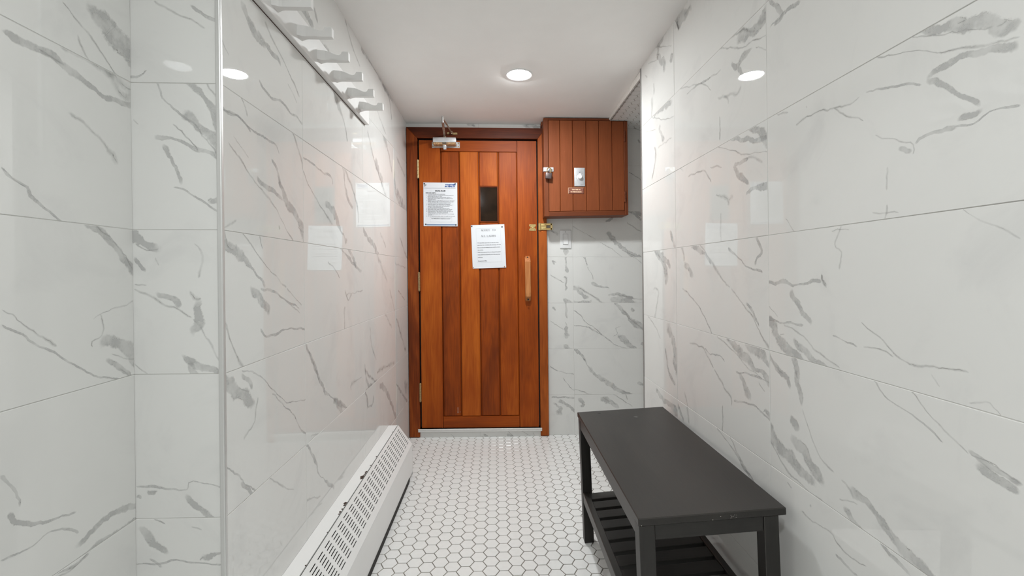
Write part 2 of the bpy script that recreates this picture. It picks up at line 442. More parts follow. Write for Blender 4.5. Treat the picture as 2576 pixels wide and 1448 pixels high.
# ------------------------------------------------------------ tiled marble walls
VEINS = """
NL b 84 714,1432 746,1431 768,1431 791,1434 812,1425 845,1415 878,1407 913,1399 956,1410
NL b 196 859,1565 880,1551 906,1543 928,1527 957,1505
NL c 26 813,1537 833,1523 856,1508 879,1494 905,1472 925,1458
NL f 69 838,1455 874,1456 913,1449 952,1441
NL c 29 771,1433 788,1431 801,1427 819,1421
NL c 28 844,1495 846,1481 858,1465
NL b 31 712,1222 729,1209 750,1196 756,1184 778,1170 805,1151
NL c 13 712,1222 729,1208 751,1195
NL b 84 870,1146 891,1133 914,1115 937,1092 954,1074
NL c 20 879,1147 905,1130 928,1108 954,1076
NL f 124 918,1443 937,1423 956,1426
NL f 70 822,1345 864,1331 903,1304 930,1276
NL c 14 710,1003 727,994 744,976 769,957 797,931
NL b 20 710,980 741,961 769,939 802,915 839,888 867,868 924,847 951,840
NL c 25 881,981 889,961 885,939 865,931 867,919
NL f 21 955,999 917,990 885,981 868,969
NL b 149 876,923 907,928 930,917 951,893
NL b 76 893,896 906,880 929,867 951,846
NL c 17 904,900 929,891 951,883
NL c 14 924,866 943,854 951,844
NL b 32 707,753 718,734 730,715 737,689
NL b 32 721,692 729,669 759,650 785,642 832,631
NL b 86 955,576 921,586 884,588 863,581 843,573 824,570
NL b 17 706,624 734,618 759,619 778,624 809,613 835,590
NL b 78 947,541 920,541 893,546 863,551 843,547 823,542
NL c 23 843,542 823,538 805,537
NL b 37 778,555 809,541 835,542
ST c 25 -711,1628 -687,1614 -659,1598 -634,1588 -602,1572
ST b 46 -579,1589 -614,1601 -634,1621
ST b 29 -757,1468 -741,1471 -723,1482
ST b 29 -705,1454 -693,1425 -673,1405 -649,1384 -621,1360 -580,1302
ST b 177 -659,1397 -637,1380 -612,1360 -582,1331
ST b 104 -628,1447 -604,1422 -588,1389 -581,1373
ST c 37 -601,1454 -593,1439 -581,1427
ST c 21 -675,1371 -661,1359 -637,1334 -621,1314
ST b 63 -714,1342 -682,1342 -653,1330 -621,1320 -583,1302
ST b 66 -694,1330 -678,1297 -662,1264 -656,1241
ST b 25 -675,1239 -650,1230 -622,1214 -582,1189
ST b 93 -606,1208 -582,1212
ST c 21 -604,1210 -594,1214
ST f 17 -756,1379 -742,1367
ST b 135 -757,1137 -745,1128 -725,1116 -696,1108
ST c 21 -753,1122 -729,1104 -704,1112
ST f 20 -713,1093 -703,1072
ST b 57 -758,1093 -745,1077 -731,1060
ST c 33 -758,1033 -728,1035
ST f 37 -635,1122 -619,1106 -615,1081 -628,1048
ST c 25 -758,1026 -722,1011 -694,992 -665,982 -637,965
ST f 29 -637,965 -609,923 -585,882
ST b 74 -714,1019 -677,1003 -661,986
ST c 46 -643,1023 -633,1007 -618,1005
ST b 126 -631,1005 -625,973 -625,948 -640,924
ST b 104 -662,890 -642,874 -606,857
ST b 94 -646,878 -632,844
ST f 16 -744,860 -724,843
ST b 21 -758,616 -726,615 -690,608 -653,606 -639,622 -584,611
ST b 71 -736,599 -714,602
ST c 21 -722,600 -712,604
ST b 52 -757,593 -745,588
ST b 70 -655,599 -637,574 -613,553 -587,537
ST b 16 -721,549 -697,533
ST b 74 -755,528 -735,514 -715,492 -691,471
ST f 21 -646,530 -622,518
ST b 94 -626,468 -610,465 -588,473
ST c 25 -630,460 -620,466
ST b 21 -760,454 -728,451 -687,459 -647,454 -586,448
ST b 37 -732,464 -704,444
L b 169 1035,1676 1065,1655 1097,1635 1132,1632 1159,1631
L b 100 1132,1632 1159,1632 1177,1627 1202,1624 1232,1614
L c 43 1142,1691 1178,1666 1213,1649 1260,1626 1293,1604 1344,1576
L b 49 1112,1531 1138,1515 1175,1510 1236,1519 1268,1510 1314,1508 1356,1501
L f 23 971,1549 984,1536 994,1527
L b 44 1003,1482 1031,1461 1053,1439 1063,1419
L b 37 971,1407 995,1404 1023,1407 1053,1401 1076,1389
L f 27 1264,1584 1327,1551
L b 161 1367,1851 1413,1846 1456,1844
L b 130 1447,1907 1487,1870
L c 80 1744,2040 1786,2005 1853,1965 1940,1936
L b 150 1733,2034 1905,2038 2040,2032 2196,2035 2378,2019 2642,2022 2852,2017
L b 147 2302,2030 2459,2001 2508,1896
L f 90 2173,1859 2293,1814 2387,1782
L c 56 1624,1692 1670,1652
L b 273 1509,1817 1574,1808 1600,1781
L c 30 983,1340 1024,1319 1065,1290 1125,1261 1176,1235 1221,1201 1280,1153
L f 27 1002,1359 1031,1344 1066,1326
L b 34 975,1403 1019,1410 1074,1397 1136,1395 1188,1393 1215,1373
L c 67 1292,1452 1330,1418 1354,1374
L b 63 1169,1353 1205,1321 1213,1286
L b 174 1209,1313 1227,1280 1261,1248 1325,1213 1353,1181
L b 65 1095,1293 1134,1276 1185,1268 1232,1253
L c 25 1319,1190 1353,1181
L f 43 979,1160 1014,1177
L c 32 1206,1186 1212,1173
L b 45 1364,1402 1427,1402 1495,1393 1586,1393 1602,1366
L c 45 1369,1352 1412,1319 1464,1290 1535,1255 1598,1227
L b 158 1521,1293 1616,1272 1666,1222 1750,1171
L c 91 1612,1708 1663,1679 1735,1621 1763,1563
L c 95 1702,1469 1788,1416 1872,1341 1892,1258
L b 123 1711,1458 1746,1361 1827,1313
L c 129 2033,1703 2140,1592 2295,1500 2363,1451
L b 294 2141,1600 2247,1542 2312,1495
L b 226 2378,1777 2529,1689 2605,1511 2791,1454
L b 227 2607,1541 2817,1468
L c 195 2210,1801 2376,1740 2486,1641 2504,1598
L c 129 2616,1731 2864,1665
L b 115 970,1117 1007,1108 1054,1083 1097,1051 1137,1022
L c 30 973,1132 979,1116 1003,1110
L c 26 1037,1148 1069,1127 1098,1104 1146,1072 1246,1018
L c 39 1111,1142 1121,1114
L c 36 1546,1099 1626,1065 1660,1037
L b 75 1682,1147 1758,1118 1863,1080 1932,1066
L b 180 1939,1241 2040,1212 2183,1149 2342,980
L f 106 2235,1261 2351,1191
L f 66 2542,1111 2849,1090
L f 166 2182,1141 2379,1004
L c 119 2684,1271 2880,1156
L b 156 1740,1177 1799,1126 1863,1087
L b 146 1059,1024 1104,1002 1136,975 1152,950
L b 34 1108,1022 1171,1012 1235,986 1330,955
L c 26 1246,1018 1341,962
L f 25 1265,974 1329,940
L b 43 1106,925 1142,899 1204,904 1274,904 1351,892
L c 42 975,938 996,896 1028,848
L c 51 1715,995 1752,954 1794,978
L f 76 1709,937 1706,851
L f 43 1733,975 1941,983
L f 116 2416,977 2530,849
L c 71 2622,960 2812,889
L b 174 973,825 1007,800 1047,770 1079,743
L b 78 1021,831 1055,811 1073,787
L c 40 1095,765 1083,740 1079,709 1053,697 1028,683
L c 13 1014,802 1055,786
L b 23 1042,836 1100,813 1156,769 1219,721 1269,699 1346,686
L b 25 1160,753 1219,708 1278,662 1321,608 1373,569
L f 25 1499,535 1391,562
L b 81 1374,835 1410,789 1462,719 1518,660 1596,615 1719,548
L c 34 1383,821 1423,771 1468,701
L b 212 1579,626 1646,576 1672,543
L c 31 1655,577 1729,546
L f 88 2039,821 2063,733 2146,642
L c 86 1954,650 2017,603 2187,522
L c 113 2158,570 2190,588 2516,560
L b 193 2187,522 2318,455 2463,324 2522,254
L b 120 1966,637 2002,568 2097,537
L f 67 1781,596 1782,623 1916,619
L b 114 1891,603 1987,512 1985,460
L f 54 1988,549 2127,553
L b 85 2096,498 2066,459 1985,475
L f 93 2336,839 2464,757
L c 145 2570,807 2821,568
L b 117 2552,432 2840,253
L b 286 2760,401 2860,312
L b 29 970,647 1004,617 1036,583 1086,539
L b 64 1016,596 1050,561 1072,542
L c 29 1151,540 1214,491 1278,450
L b 56 1372,534 1428,469 1453,415 1554,334 1586,307
L f 46 1315,398 1386,372 1465,341
R b 332 1583,2019 1642,2018 1715,2029 1735,2005
R f 56 1608,2027 1660,2020
R b 280 1837,2064 1882,2054 1954,2052
R c 30 1954,2051 1776,1967
R b 205 1906,2024 1931,2002 1863,1936 1853,1890
R f 36 2059,2027 1931,1985
R b 201 1773,1942 1786,1900
R b 123 1983,1912 1980,1849
R f 104 2010,1861 2013,1776
R c 53 2099,1991 2066,1966
R b 227 1301,1748 1238,1730 1181,1721 1150,1729
R b 193 1199,1736 1149,1740
R c 36 1340,1763 1268,1754 1200,1715
R c 33 1395,1766 1347,1745 1269,1706 1200,1693 1151,1678
R b 113 1324,1692 1302,1664 1259,1678 1210,1676
R b 80 1292,1662 1261,1619
R f 28 1200,1674 1164,1651
R c 34 1694,1763 1582,1728 1520,1709 1450,1658
R b 42 1641,1719 1566,1717 1477,1704 1384,1695
R c 54 1374,1604 1344,1586 1344,1568
R f 72 1411,1618 1304,1588 1271,1598
R c 51 1397,1559 1399,1475
R b 178 1214,1454 1168,1424 1154,1398
R b 92 1318,1460 1264,1442 1205,1421 1155,1415
R c 25 1408,1459 1330,1428 1265,1399 1206,1386 1152,1377
R b 85 1235,1380 1308,1378 1298,1352 1261,1327 1236,1305
R f 43 1260,1384 1215,1378 1170,1350
R f 31 1469,1410 1384,1391
R c 40 1640,1413 1558,1413 1498,1400 1457,1355
R f 41 1702,1457 1675,1443
R c 52 1431,1311 1356,1286 1347,1260
R f 66 1347,1278 1321,1289
R b 88 1257,1284 1207,1291 1158,1287
R c 50 1175,1291 1166,1299
R f 50 1397,1252 1399,1167
R b 216 1938,1767 1846,1754 1772,1747
R c 33 2001,1758 1848,1697 1764,1684
R b 168 1904,1699 1917,1669 1861,1610
R f 37 2096,1721 1965,1693
R b 94 1992,1622 1968,1580 2023,1476
R f 53 1943,1604 1786,1604
R c 105 1697,1151 1683,1120 1684,1098
R b 158 1684,1098 1632,1067 1599,1042
R c 46 1534,1150 1476,1106 1436,1073 1386,1035 1344,1013
R b 78 1597,1150 1519,1128 1463,1086
R b 39 1359,1133 1303,1107 1251,1077 1231,1071 1175,1060
R b 61 1201,1152 1183,1119 1202,1098 1212,1076
R b 144 2058,1198 1933,1121 1866,1068 1868,1001
R b 82 1818,1231 1768,1163
R b 201 1957,1148 1801,1084
R b 62 1149,1034 1092,1036 1048,1031 993,1038 956,1042
R c 34 956,1056 958,1043 944,1030
R f 85 2022,989 1957,969 2003,863
R b 39 1700,1001 1610,966 1543,928 1505,897 1469,858
R c 35 1340,1013 1297,984 1253,953 1219,932 1188,893 1154,864
R b 73 1261,976 1219,946 1195,911
R f 57 2072,844 2005,820 1932,769
R b 285 1870,843 1824,813 1790,776 1769,711
R b 86 1883,747 1847,653 1773,607
R c 47 1644,799 1546,802 1495,776 1454,744
R b 36 1520,801 1483,787 1424,795 1381,781
R c 49 1454,744 1393,703 1347,678 1345,653
R c 29 1412,849 1359,833 1301,812 1247,788 1155,772
R b 182 1329,848 1287,825 1247,810 1205,793 1155,781
R b 147 1221,846 1181,835 1155,813
R b 51 1321,765 1283,768 1222,775 1182,775
R b 106 1302,767 1266,730 1240,698
R b 33 1332,672 1258,688 1199,687 1157,675
R b 105 1176,698 1157,688
R c 25 1180,686 1170,696
R f 29 1202,761 1171,741
R c 43 1400,642 1402,560
R f 63 1694,608 1665,564
R b 34 1418,548 1345,527 1289,499 1228,478
R c 36 1345,548 1307,517 1253,485 1219,477
R b 154 2002,542 1919,511 1833,515 1766,500
R b 106 1753,531 1697,489
R b 96 1665,545 1651,491
R b 107 1065,1022 1041,991 1012,957 987,942
R b 43 1149,939 1099,936 1048,937 1018,939
R f 23 1141,967 1113,947
R b 183 1142,926 1114,899 1081,875 1055,864
R c 26 1093,932 1054,924 1007,903 974,885 929,867
R c 17 1107,905 1087,907
R b 111 1055,904 1019,877 975,862
R b 96 1147,841 1122,819 1088,801 1063,778
R c 25 1148,841 1126,821 1095,806
R b 107 1052,846 1044,812 1032,774 1027,743
R c 32 1050,827 1041,808
R f 29 1027,743 1004,699 978,659 952,643 927,636
R b 108 1074,700 1052,695 1040,683
R b 192 1143,646 1125,626 1085,612 1035,595 979,582
R c 31 1140,612 1086,573 1036,563 979,557
R b 185 1071,672 1046,652 1011,634 984,614 952,594
R f 25 1086,543 1064,537
R b 81 1136,1763 1096,1714 1089,1690 1121,1688
R b 45 1016,1690 1073,1695 1137,1692
R c 18 808,1459 775,1447 751,1441 709,1420 671,1403 639,1393 606,1384 581,1378
R c 13 737,1458 712,1447 680,1435 647,1421 615,1409
R b 131 702,1455 671,1441 642,1428 615,1413 580,1391
R c 21 666,1441 653,1442
R c 22 612,1408 598,1409
R b 76 716,1377 703,1384 677,1386 654,1385 621,1379 581,1366
R b 64 716,1376 684,1353 657,1326 633,1303
R b 65 632,1301 643,1293 669,1294
R b 24 672,1285 643,1280 622,1291 581,1286
R b 24 838,1405 800,1397 767,1389 723,1372
R c 28 1041,1409 1000,1413 956,1413 922,1405 884,1397 849,1402
R c 22 922,1405 890,1381 850,1358 843,1351
R c 17 818,1317 793,1305 761,1289 742,1277 742,1260
R b 42 739,1277 721,1284 697,1288 666,1283
R b 72 769,1281 742,1265
R f 21 791,1253 794,1208
R b 26 792,1186 796,1169
R c 16 809,1170 785,1167
R f 27 1003,1441 1000,1434
R f 24 1093,1455 1063,1447
R f 23 1082,1192 1053,1165
R c 16 912,1148 897,1148
R f 27 906,1144 920,1118 904,1101 906,1064
R f 13 659,1154 631,1135 613,1122 583,1106
R c 34 959,1058 956,1038 944,1027
R c 23 855,964 832,949 806,936 781,913 765,907 743,901 708,907 676,908 653,911
R b 31 931,928 896,920 861,914
R c 19 851,916 823,918 781,909
R f 19 715,894 697,876
R f 15 639,867 626,871 617,861
R b 21 820,852 803,834 770,822 723,806 693,788
R c 19 747,853 726,835 699,814 674,798 654,785
R b 56 660,789 627,782 606,776 585,770
R c 19 654,786 627,784 606,778 585,772
R b 82 648,775 609,764 585,759
R b 137 895,622 855,618 827,605 801,593 777,575 732,562
R b 36 911,631 890,624 875,604
R c 20 917,587 865,601
R b 92 906,580 870,558
R c 28 1035,499 989,497 940,502 924,491 876,483 847,491
R b 55 798,552 770,541 751,537
R f 37 1004,531 998,528
R b 39 930,466 887,457 867,459
BK c 28 510,1356 558,1328 599,1308 651,1275
BK b 190 717,1329 764,1281 812,1233 853,1199 908,1165
BK c 31 819,1206 860,1192 902,1168
BK c 24 674,1260 757,1213 818,1165
BK b 83 353,1341 407,1301
BK b 55 357,1137 391,1125
BK b 97 877,1460 925,1432 973,1378
BK c 42 856,1391 924,1343 973,1323
BK b 160 919,1460 967,1426
BK b 102 710,1390 773,1418
BK b 42 873,1720 928,1686 966,1659
BK b 70 931,1934 972,1900
BK c 42 904,2012 966,1989
BK b 88 578,1150 590,1118 586,1099
BK c 32 590,1099 617,1055 633,1011
BK b 88 617,1000 660,972 740,956
BK c 88 501,968 540,956 580,932 628,905 691,861
BK b 179 509,952 548,924 603,889
BK b 119 504,867 571,865 627,877
BK b 119 719,912 779,916 835,908 899,888
BK c 56 787,916 851,903 903,887 976,884
BK b 238 731,888 787,880 851,872
BK c 36 902,1158 942,1131 978,1103
BK b 160 779,853 818,817 858,769 914,721 977,681
BK c 40 818,825 866,761 914,721 977,673
BK b 136 875,825 907,809
BK b 40 499,810 531,794 574,738 625,706 689,647
BK b 40 498,711 570,707 641,675 720,627 768,587 848,563
BK c 36 813,706 777,698 785,658 759,638
BK b 240 776,646 824,626 864,586 896,558
BK c 32 796,614 840,602
BK b 200 944,602 972,578
BK b 119 504,550 544,525 575,477
BK c 56 559,501 591,445 618,413
BK b 183 591,445 638,389 717,341 781,293 860,257
BK c 36 813,285 868,265
BK b 135 909,336 965,319
BK b 159 517,240 556,208 532,177
BK b 40 493,296 557,279 620,255
BK b 179 668,247 724,214 795,170
BK c 40 684,246 716,218 748,218 771,190
BK b 36 772,250 820,221 884,177
BK c 40 840,249 852,221
BK b 80 360,1142 383,1110
BK c 32 347,1047 390,1020 437,992
BK c 64 442,1039 458,1020
BK b 182 454,1031 453,960 441,937
BK b 175 429,897 460,869
BK b 80 451,1150 458,1055
BK b 79 356,834 384,810
BK c 32 344,746 387,715 434,684
BK c 64 439,735 454,715
BK b 182 450,723 450,652 438,636
BK b 175 425,593 457,566
BK b 79 448,850 455,755
BK b 36 340,451 376,423 431,407 491,395
BK b 40 423,375 462,320 493,292
BK b 63 342,246 405,245 489,240
BK b 238 350,210 405,178 388,123
BK b 135 389,225 453,193 490,161
BK b 143 432,1213 471,1182
RS b 37 -313,21 -292,6 -270,-11
RS b 111 -100,18 -60,-10
RS b 148 51,22 87,-4
RS c 33 66,29 88,7 106,-5 135,-11
RS c 18 158,30 180,17 199,4
RS c 22 230,11 236,1
BK b 113 -193,2030 -126,2012
BK b 136 174,2020 302,2007
"""
strokes = {}
for ln in VEINS.strip().splitlines():
    t = ln.split()
    strokes.setdefault(t[0], []).append((t[1], int(t[2]) * 1e-4, [tuple(int(q) * 1e-3 for q in p.split(',')) for p in t[3:]]))

def spline(P, step):
    out = []
    n = len(P)
    for i in range(n - 1):
        p0 = P[max(i - 1, 0)]; p1 = P[i]; p2 = P[i + 1]; p3 = P[min(i + 2, n - 1)]
        k = max(2, int((p2 - p1).length / step))
        for j in range(k):
            t = j / k
            out.append(0.5 * ((2 * p1) + (p2 - p0) * t + (2 * p0 - 5 * p1 + 4 * p2 - p3) * t * t + (3 * p1 - p0 - 3 * p2 + p3) * t ** 3))
    out.append(P[-1])
    return out

def tiled(name, plane, aj, zj, frame, veins=True, gap=0.0012, tilt=0.0016, mirror_from=None, extra=None, seed=1, kind='structure'):
    """aj / zj: joint positions along the wall and up it.
    frame(a, z, d) -> room coordinates, d = distance out of the wall face"""
    rnd = random.Random(seed)
    bm = B()
    uvl = bm.loops.layers.uv.new('UVMap')
    # grout bed
    q = [frame(aj[0], zj[0], -.0011), frame(aj[-1], zj[0], -.0011), frame(aj[-1], zj[-1], -.0011), frame(aj[0], zj[-1], -.0011)]
    q2 = [frame(aj[0], zj[0], -.03), frame(aj[-1], zj[0], -.03), frame(aj[-1], zj[-1], -.03), frame(aj[0], zj[-1], -.03)]
    va = [bm.verts.new(p) for p in q]; vb = [bm.verts.new(p) for p in q2]
    for fv in [va, vb[::-1]] + [[va[i], vb[i], vb[(i + 1) % 4], va[(i + 1) % 4]] for i in range(4)]:
        f = bm.faces.new(fv); f.material_index = 1
    tiles = []
    for i in range(len(aj) - 1):
        for j in range(len(zj) - 1):
            a0, a1, z0, z1 = aj[i] + gap / 2, aj[i + 1] - gap / 2, zj[j] + gap / 2, zj[j + 1] - gap / 2
            ta, tz = rnd.uniform(-tilt, tilt), rnd.uniform(-tilt, tilt)
            ac, zc = (a0 + a1) / 2, (z0 + z1) / 2
            surf = (lambda a, z, ta=ta, tz=tz, ac=ac, zc=zc: ta * (a - ac) + tz * (z - zc))
            bv = .0007
            ring = []
            for (e, d) in ((0, -.0011), (0, -bv), (bv, 0.0)):
                ring.append([bm.verts.new(frame(a, z, d + (surf(a, z) if d > -.001 else 0))) for a, z in ((a0 + e, z0 + e), (a1 - e, z0 + e), (a1 - e, z1 - e), (a0 + e, z1 - e))])
            for k in range(2):
                for c in range(4):
                    bm.faces.new((ring[k][c], ring[k][(c + 1) % 4], ring[k + 1][(c + 1) % 4], ring[k + 1][c]))
            bm.faces.new(ring[2])
            tiles.append((a0 + bv, a1 - bv, z0 + bv, z1 - bv, surf))
    bmesh.ops.recalc_face_normals(bm, faces=bm.faces[:])
    def ribbon(kd, hw, pts, k=0):
        mult = {'b': 1.6, 'c': 2.1, 'f': 1.9}[kd]
        mi = {'b': 2, 'c': 3, 'f': 4}[kd]
        H = max(hw * mult, 0.0035)
        P = [Vector(p) for p in pts]
        mid = spline(P, .01); mid = mid[len(mid) // 2]
        tl = None
        for t in tiles:
            if t[0] - .002 <= mid.x <= t[1] + .002 and t[2] - .002 <= mid.y <= t[3] + .002: tl = t
        if tl is None: return
        for a, b in ((0, 1), (-1, -2)):      # veins that reach a joint run through it
            q = P[a]
            if min(abs(q.x - tl[0]), abs(q.x - tl[1]), abs(q.y - tl[2]), abs(q.y - tl[3])) < .012 or not (tl[0] < q.x < tl[1] and tl[2] < q.y < tl[3]):
                dd = P[a] - P[b]
                if dd.length > 1e-6: P[a] = q + dd.normalized() * (H * 1.6 + .012)
        P = spline(P, 0.006)
        b2 = B(); u2 = b2.loops.layers.uv.new('UVMap')
        s0 = rnd.uniform(0, 50)
        tot = 0; ds = [0]
        for i in range(1, len(P)):
            tot += (P[i] - P[i - 1]).length; ds.append(tot)
        prev = None
        for i, p in enumerate(P):
            T = (P[min(i + 1, len(P) - 1)] - P[max(i - 1, 0)])
            if T.length < 1e-6: continue
            T.normalize(); N = Vector((-T.y, T.x))
            jit = noise.noise(Vector((ds[i] * 28 + s0, 0, 0))) * (0.0035 + hw * .35) + noise.noise(Vector((ds[i] * 95 + s0, 9, 0))) * .0022
            wv = H * (0.80 + 0.95 * noise.noise(Vector((ds[i] * 10 + s0, 5, 0))) + .3 * noise.noise(Vector((ds[i] * 40 + s0, 2, 0))))
            if kd == 'b': wv = max(wv, H * .3)
            else: wv = max(wv, H * .5)
            c = p + N * jit
            cur = (b2.verts.new((*(c + N * wv), 0)), b2.verts.new((*(c - N * wv), 0)), min(1.0, min(ds[i], tot - ds[i]) / min(H * 1.5 + .006, tot / 2)))
            if prev:
                try:
                    f = b2.faces.new((prev[0], prev[1], cur[1], cur[0]))
                    for lp, uv in zip(f.loops, ((1, prev[2]), (0, prev[2]), (0, cur[2]), (1, cur[2]))): lp[u2].uv = uv
                except ValueError: pass
            prev = cur
        for co, no in (((tl[0], 0, 0), (-1, 0, 0)), ((tl[1], 0, 0), (1, 0, 0)), ((0, tl[2], 0), (0, -1, 0)), ((0, tl[3], 0), (0, 1, 0))):
            bmesh.ops.bisect_plane(b2, geom=b2.verts[:] + b2.edges[:] + b2.faces[:], plane_co=co, plane_no=no, clear_outer=True)
        dz = 0.00012 + 0.00006 * (k % 5)
        mp = {v: bm.verts.new(frame(v.co.x, v.co.y, dz + tl[4](v.co.x, v.co.y))) for v in b2.verts}
        for f in b2.faces:
            try: nf = bm.faces.new([mp[v] for v in f.verts])
            except ValueError: continue
            nf.material_index = mi
            for l0, l1 in zip(f.loops, nf.loops): l1[uvl].uv = l0[u2].uv
        b2.free()
    if veins:
        for k, (kd, hw, pts) in enumerate(strokes.get(plane, [])):
            ribbon(kd, hw, pts, k)
    if extra: # plain slanting veins for tiles the photograph hardly shows
        for t in tiles:
            if not extra(t): continue
            for k in range(rnd.randint(1, 3)):
                a = rnd.uniform(t[0], t[1]); z = rnd.uniform(t[2], t[3])
                pts = [(a, z)]
                for s in range(5):
                    a += rnd.uniform(.03, .08) * (1 if seed % 2 else -1); z -= rnd.uniform(.01, .07)
                    pts.append((a, z))
                ribbon(rnd.choice('bbcf'), rnd.uniform(.003, .014), pts, k)
    lay = bm.verts.layers
    # keep the winding: ribbons are two-sided, tiles were oriented above
    for v in bm.verts: v.co = lean(v.co)
    xs = [v.co for v in bm.verts]
    org = Vector(((min(v.x for v in xs) + max(v.x for v in xs)) / 2, (min(v.y for v in xs) + max(v.y for v in xs)) / 2, min(v.z for v in xs)))
    for v in bm.verts: v.co -= org
    me = bpy.data.meshes.new(name)
    bm.to_mesh(me); bm.free()
    for k in ('marble', 'grout', 'band', 'core', 'faint'): me.materials.append(M[k])
    o = bpy.data.objects.new(name, me)
    C.objects.link(o)
    o.location = org
    if kind: o['kind'] = kind
    return o

# ------------------------------------------------------------ the room
ZJ = [0.0, 0.243, 0.5465, 0.8475, 1.149, 1.4555, 1.762, 2.06]
ZR = [0.0, 0.2545, 0.5565, 0.8565, 1.157, 1.4605, 1.764, 2.07]
ZB = [0.0, 0.2605, 0.561, 0.861, 1.161, 1.461, 1.761, 2.06]
tiled('wall_left', 'L', [0.9665, 1.3585, 1.955, 2.552, 2.93], ZJ, lambda a, z, d: Vector((-.574 + d, a, z)), seed=3)
tiled('wall_left_step', 'ST', [-.79, -.579], ZJ, lambda a, z, d: Vector((a, .962 - d, z)), seed=5)
tiled('wall_left_near', 'NL', [-1.5, -1.43, -.832, -.234, .364, .962], ZJ, lambda a, z, d: Vector((-.757 + d, a, z)), seed=8,
      extra=lambda t: t[1] < .4)
tiled('wall_right', 'R', [-1.5, -1.271, -.665, -.06, .5465, 1.151, 1.757, 2.157], ZR, lambda a, z, d: Vector((.71 - d, a, z)), seed=11,
      extra=lambda t: t[1] < .5)
tiled('wall_back', 'BK', [.326, .4985, 1.098, 1.64], ZB, lambda a, z, d: Vector((a, 2.925 - d, z)), seed=13)
tiled('wall_back_over_door', 'BK', [-.60, -.11, .335], [1.9935, 2.05], lambda a, z, d: Vector((a, 2.925 - d, z)), seed=14)
tiled('wall_alcove', 'X', [2.15, 2.55, 2.94], ZB, lambda a, z, d: Vector((1.62 - d, a, z)), seed=15, extra=lambda t: True)
tiled('wall_alcove_front', 'X', [.72, 1.12, 1.64], ZB, lambda a, z, d: Vector((a, 2.157 + .012 + d, z)), seed=16, extra=lambda t: True)
tiled('trim_threshold', 'RS', [-.512, -.117, .278], [0.0, .0365], lambda a, z, d: Vector((a, 2.905 - d, z)), seed=17)
bm = B(); box(bm, -.9, .8, -1.56, -1.5, -.02, 2.06)
o = obj('wall_front', bm, M['plaster']); o['kind'] = 'structure'

def lerp_rows(y, rows):
    for (y0, a), (y1, b) in zip(rows[:-1], rows[1:]):
        if y <= y1: return a + (b - a) * max(0, (y - y0) / (y1 - y0))
    return rows[-1][1]
def cz(x, y):
    l = lerp_rows(y, [(-1.6, 2.038), (1.63, 2.0375), (2.13, 2.0335), (2.95, 2.0235)])
    r = lerp_rows(y, [(-1.6, 2.050), (1.63, 2.0525), (2.13, 2.0505), (2.70, 2.030), (2.95, 2.0235)])
    t = (x + .58) / 1.29
    return l + (r - l) * t
bm = B()
nx, ny = 14, 46
gx = [-.86 + (.7205 + .86) * i / nx for i in range(nx + 1)]
gy = [-1.58 + (2.96 + 1.58) * j / ny for j in range(ny + 1)]
vg = [[bm.verts.new((x, y, cz(x, y))) for x in gx] for y in gy]
vt = [[bm.verts.new((x, y, 2.10)) for x in (gx[0], gx[-1])] for y in (gy[0], gy[-1])]
for j in range(ny):
    for i in range(nx): bm.faces.new((vg[j][i], vg[j][i + 1], vg[j + 1][i + 1], vg[j + 1][i]))
bm.faces.new((vt[0][0], vt[0][1], vt[1][1], vt[1][0]))
bm.faces.new([vt[0][0], vt[0][1]] + vg[0][::-1])
bm.faces.new([vt[1][0], vt[1][1]] + vg[-1][::-1])
bm.faces.new([vt[0][0], vt[1][0]] + [r[0] for r in vg[::-1]])
bm.faces.new([vt[0][1], vt[1][1]] + [r[-1] for r in vg[::-1]])
o = obj('ceiling', bm, M['ceiling'], smooth=True); o['kind'] = 'structure'

def hexes(bm, x0, x1, y0, y1, zt, up, ph=(0, 0), a=.0309, gap=.0033):
    """flat-topped hexagon mosaic, points to left and right"""
    h = a * math.sqrt(3)
    rr = (a - gap / math.sqrt(3))
    i0 = int((x0 - ph[0]) / (1.5 * a)) - 1; i1 = int((x1 - ph[0]) / (1.5 * a)) + 2
    j0 = int((y0 - ph[1]) / h) - 1; j1 = int((y1 - ph[1]) / h) + 2
    s = 1 if up else -1
    for i in range(i0, i1):
        for j in range(j0, j1):
            cx = ph[0] + i * 1.5 * a; cy = ph[1] + j * h + (h / 2 if i % 2 else 0)
            if cx < x0 or cx > x1 or cy < y0 or cy > y1: continue
            t = (R.uniform(-.0025, .0025), R.uniform(-.0025, .0025))
            rings = []
            for r_, dz in ((rr, -.0016), (rr, -.0007), (rr - .0009, 0)):
                rings.append([bm.verts.new((cx + r_ * math.cos(k * math.pi / 3), cy + r_ * math.sin(k * math.pi / 3),
                                            zt + s * (dz + t[0] * r_ * math.cos(k * math.pi / 3) + t[1] * r_ * math.sin(k * math.pi / 3)))) for k in range(6)])
            for q in range(2):
                for k in range(6):
                    bm.faces.new((rings[q][k], rings[q][(k + 1) % 6], rings[q + 1][(k + 1) % 6], rings[q + 1][k]))
            bm.faces.new(rings[2])
bm = B()
hexes(bm, -.80, 1.66, -1.52, 2.955, 0.0, True, (-.3105, 2.83))
box(bm, -.9, 1.72, -1.56, 2.99, -.05, -.0013, mi=1)
o = obj('floor', bm, [M['hex'], M['hexgrout']]); o['kind'] = 'structure'
bm = B()
hexes(bm, .735, 1.66, 2.16, 2.955, 2.010, False, (.745, 2.84))
box(bm, .7205, 1.70, 2.14, 2.99, 2.0113, 2.06, mi=1)
o = obj('ceiling_alcove', bm, [M['hex'], M['ceilgrout']]); o['kind'] = 'structure'
bm = B()
box(bm, .7120, .7190, 2.157, 2.925, 2.012, 2.045, .001)
box(bm, .7190, .7225, 2.157, 2.925, 2.0065, 2.045, .0005, mi=1)
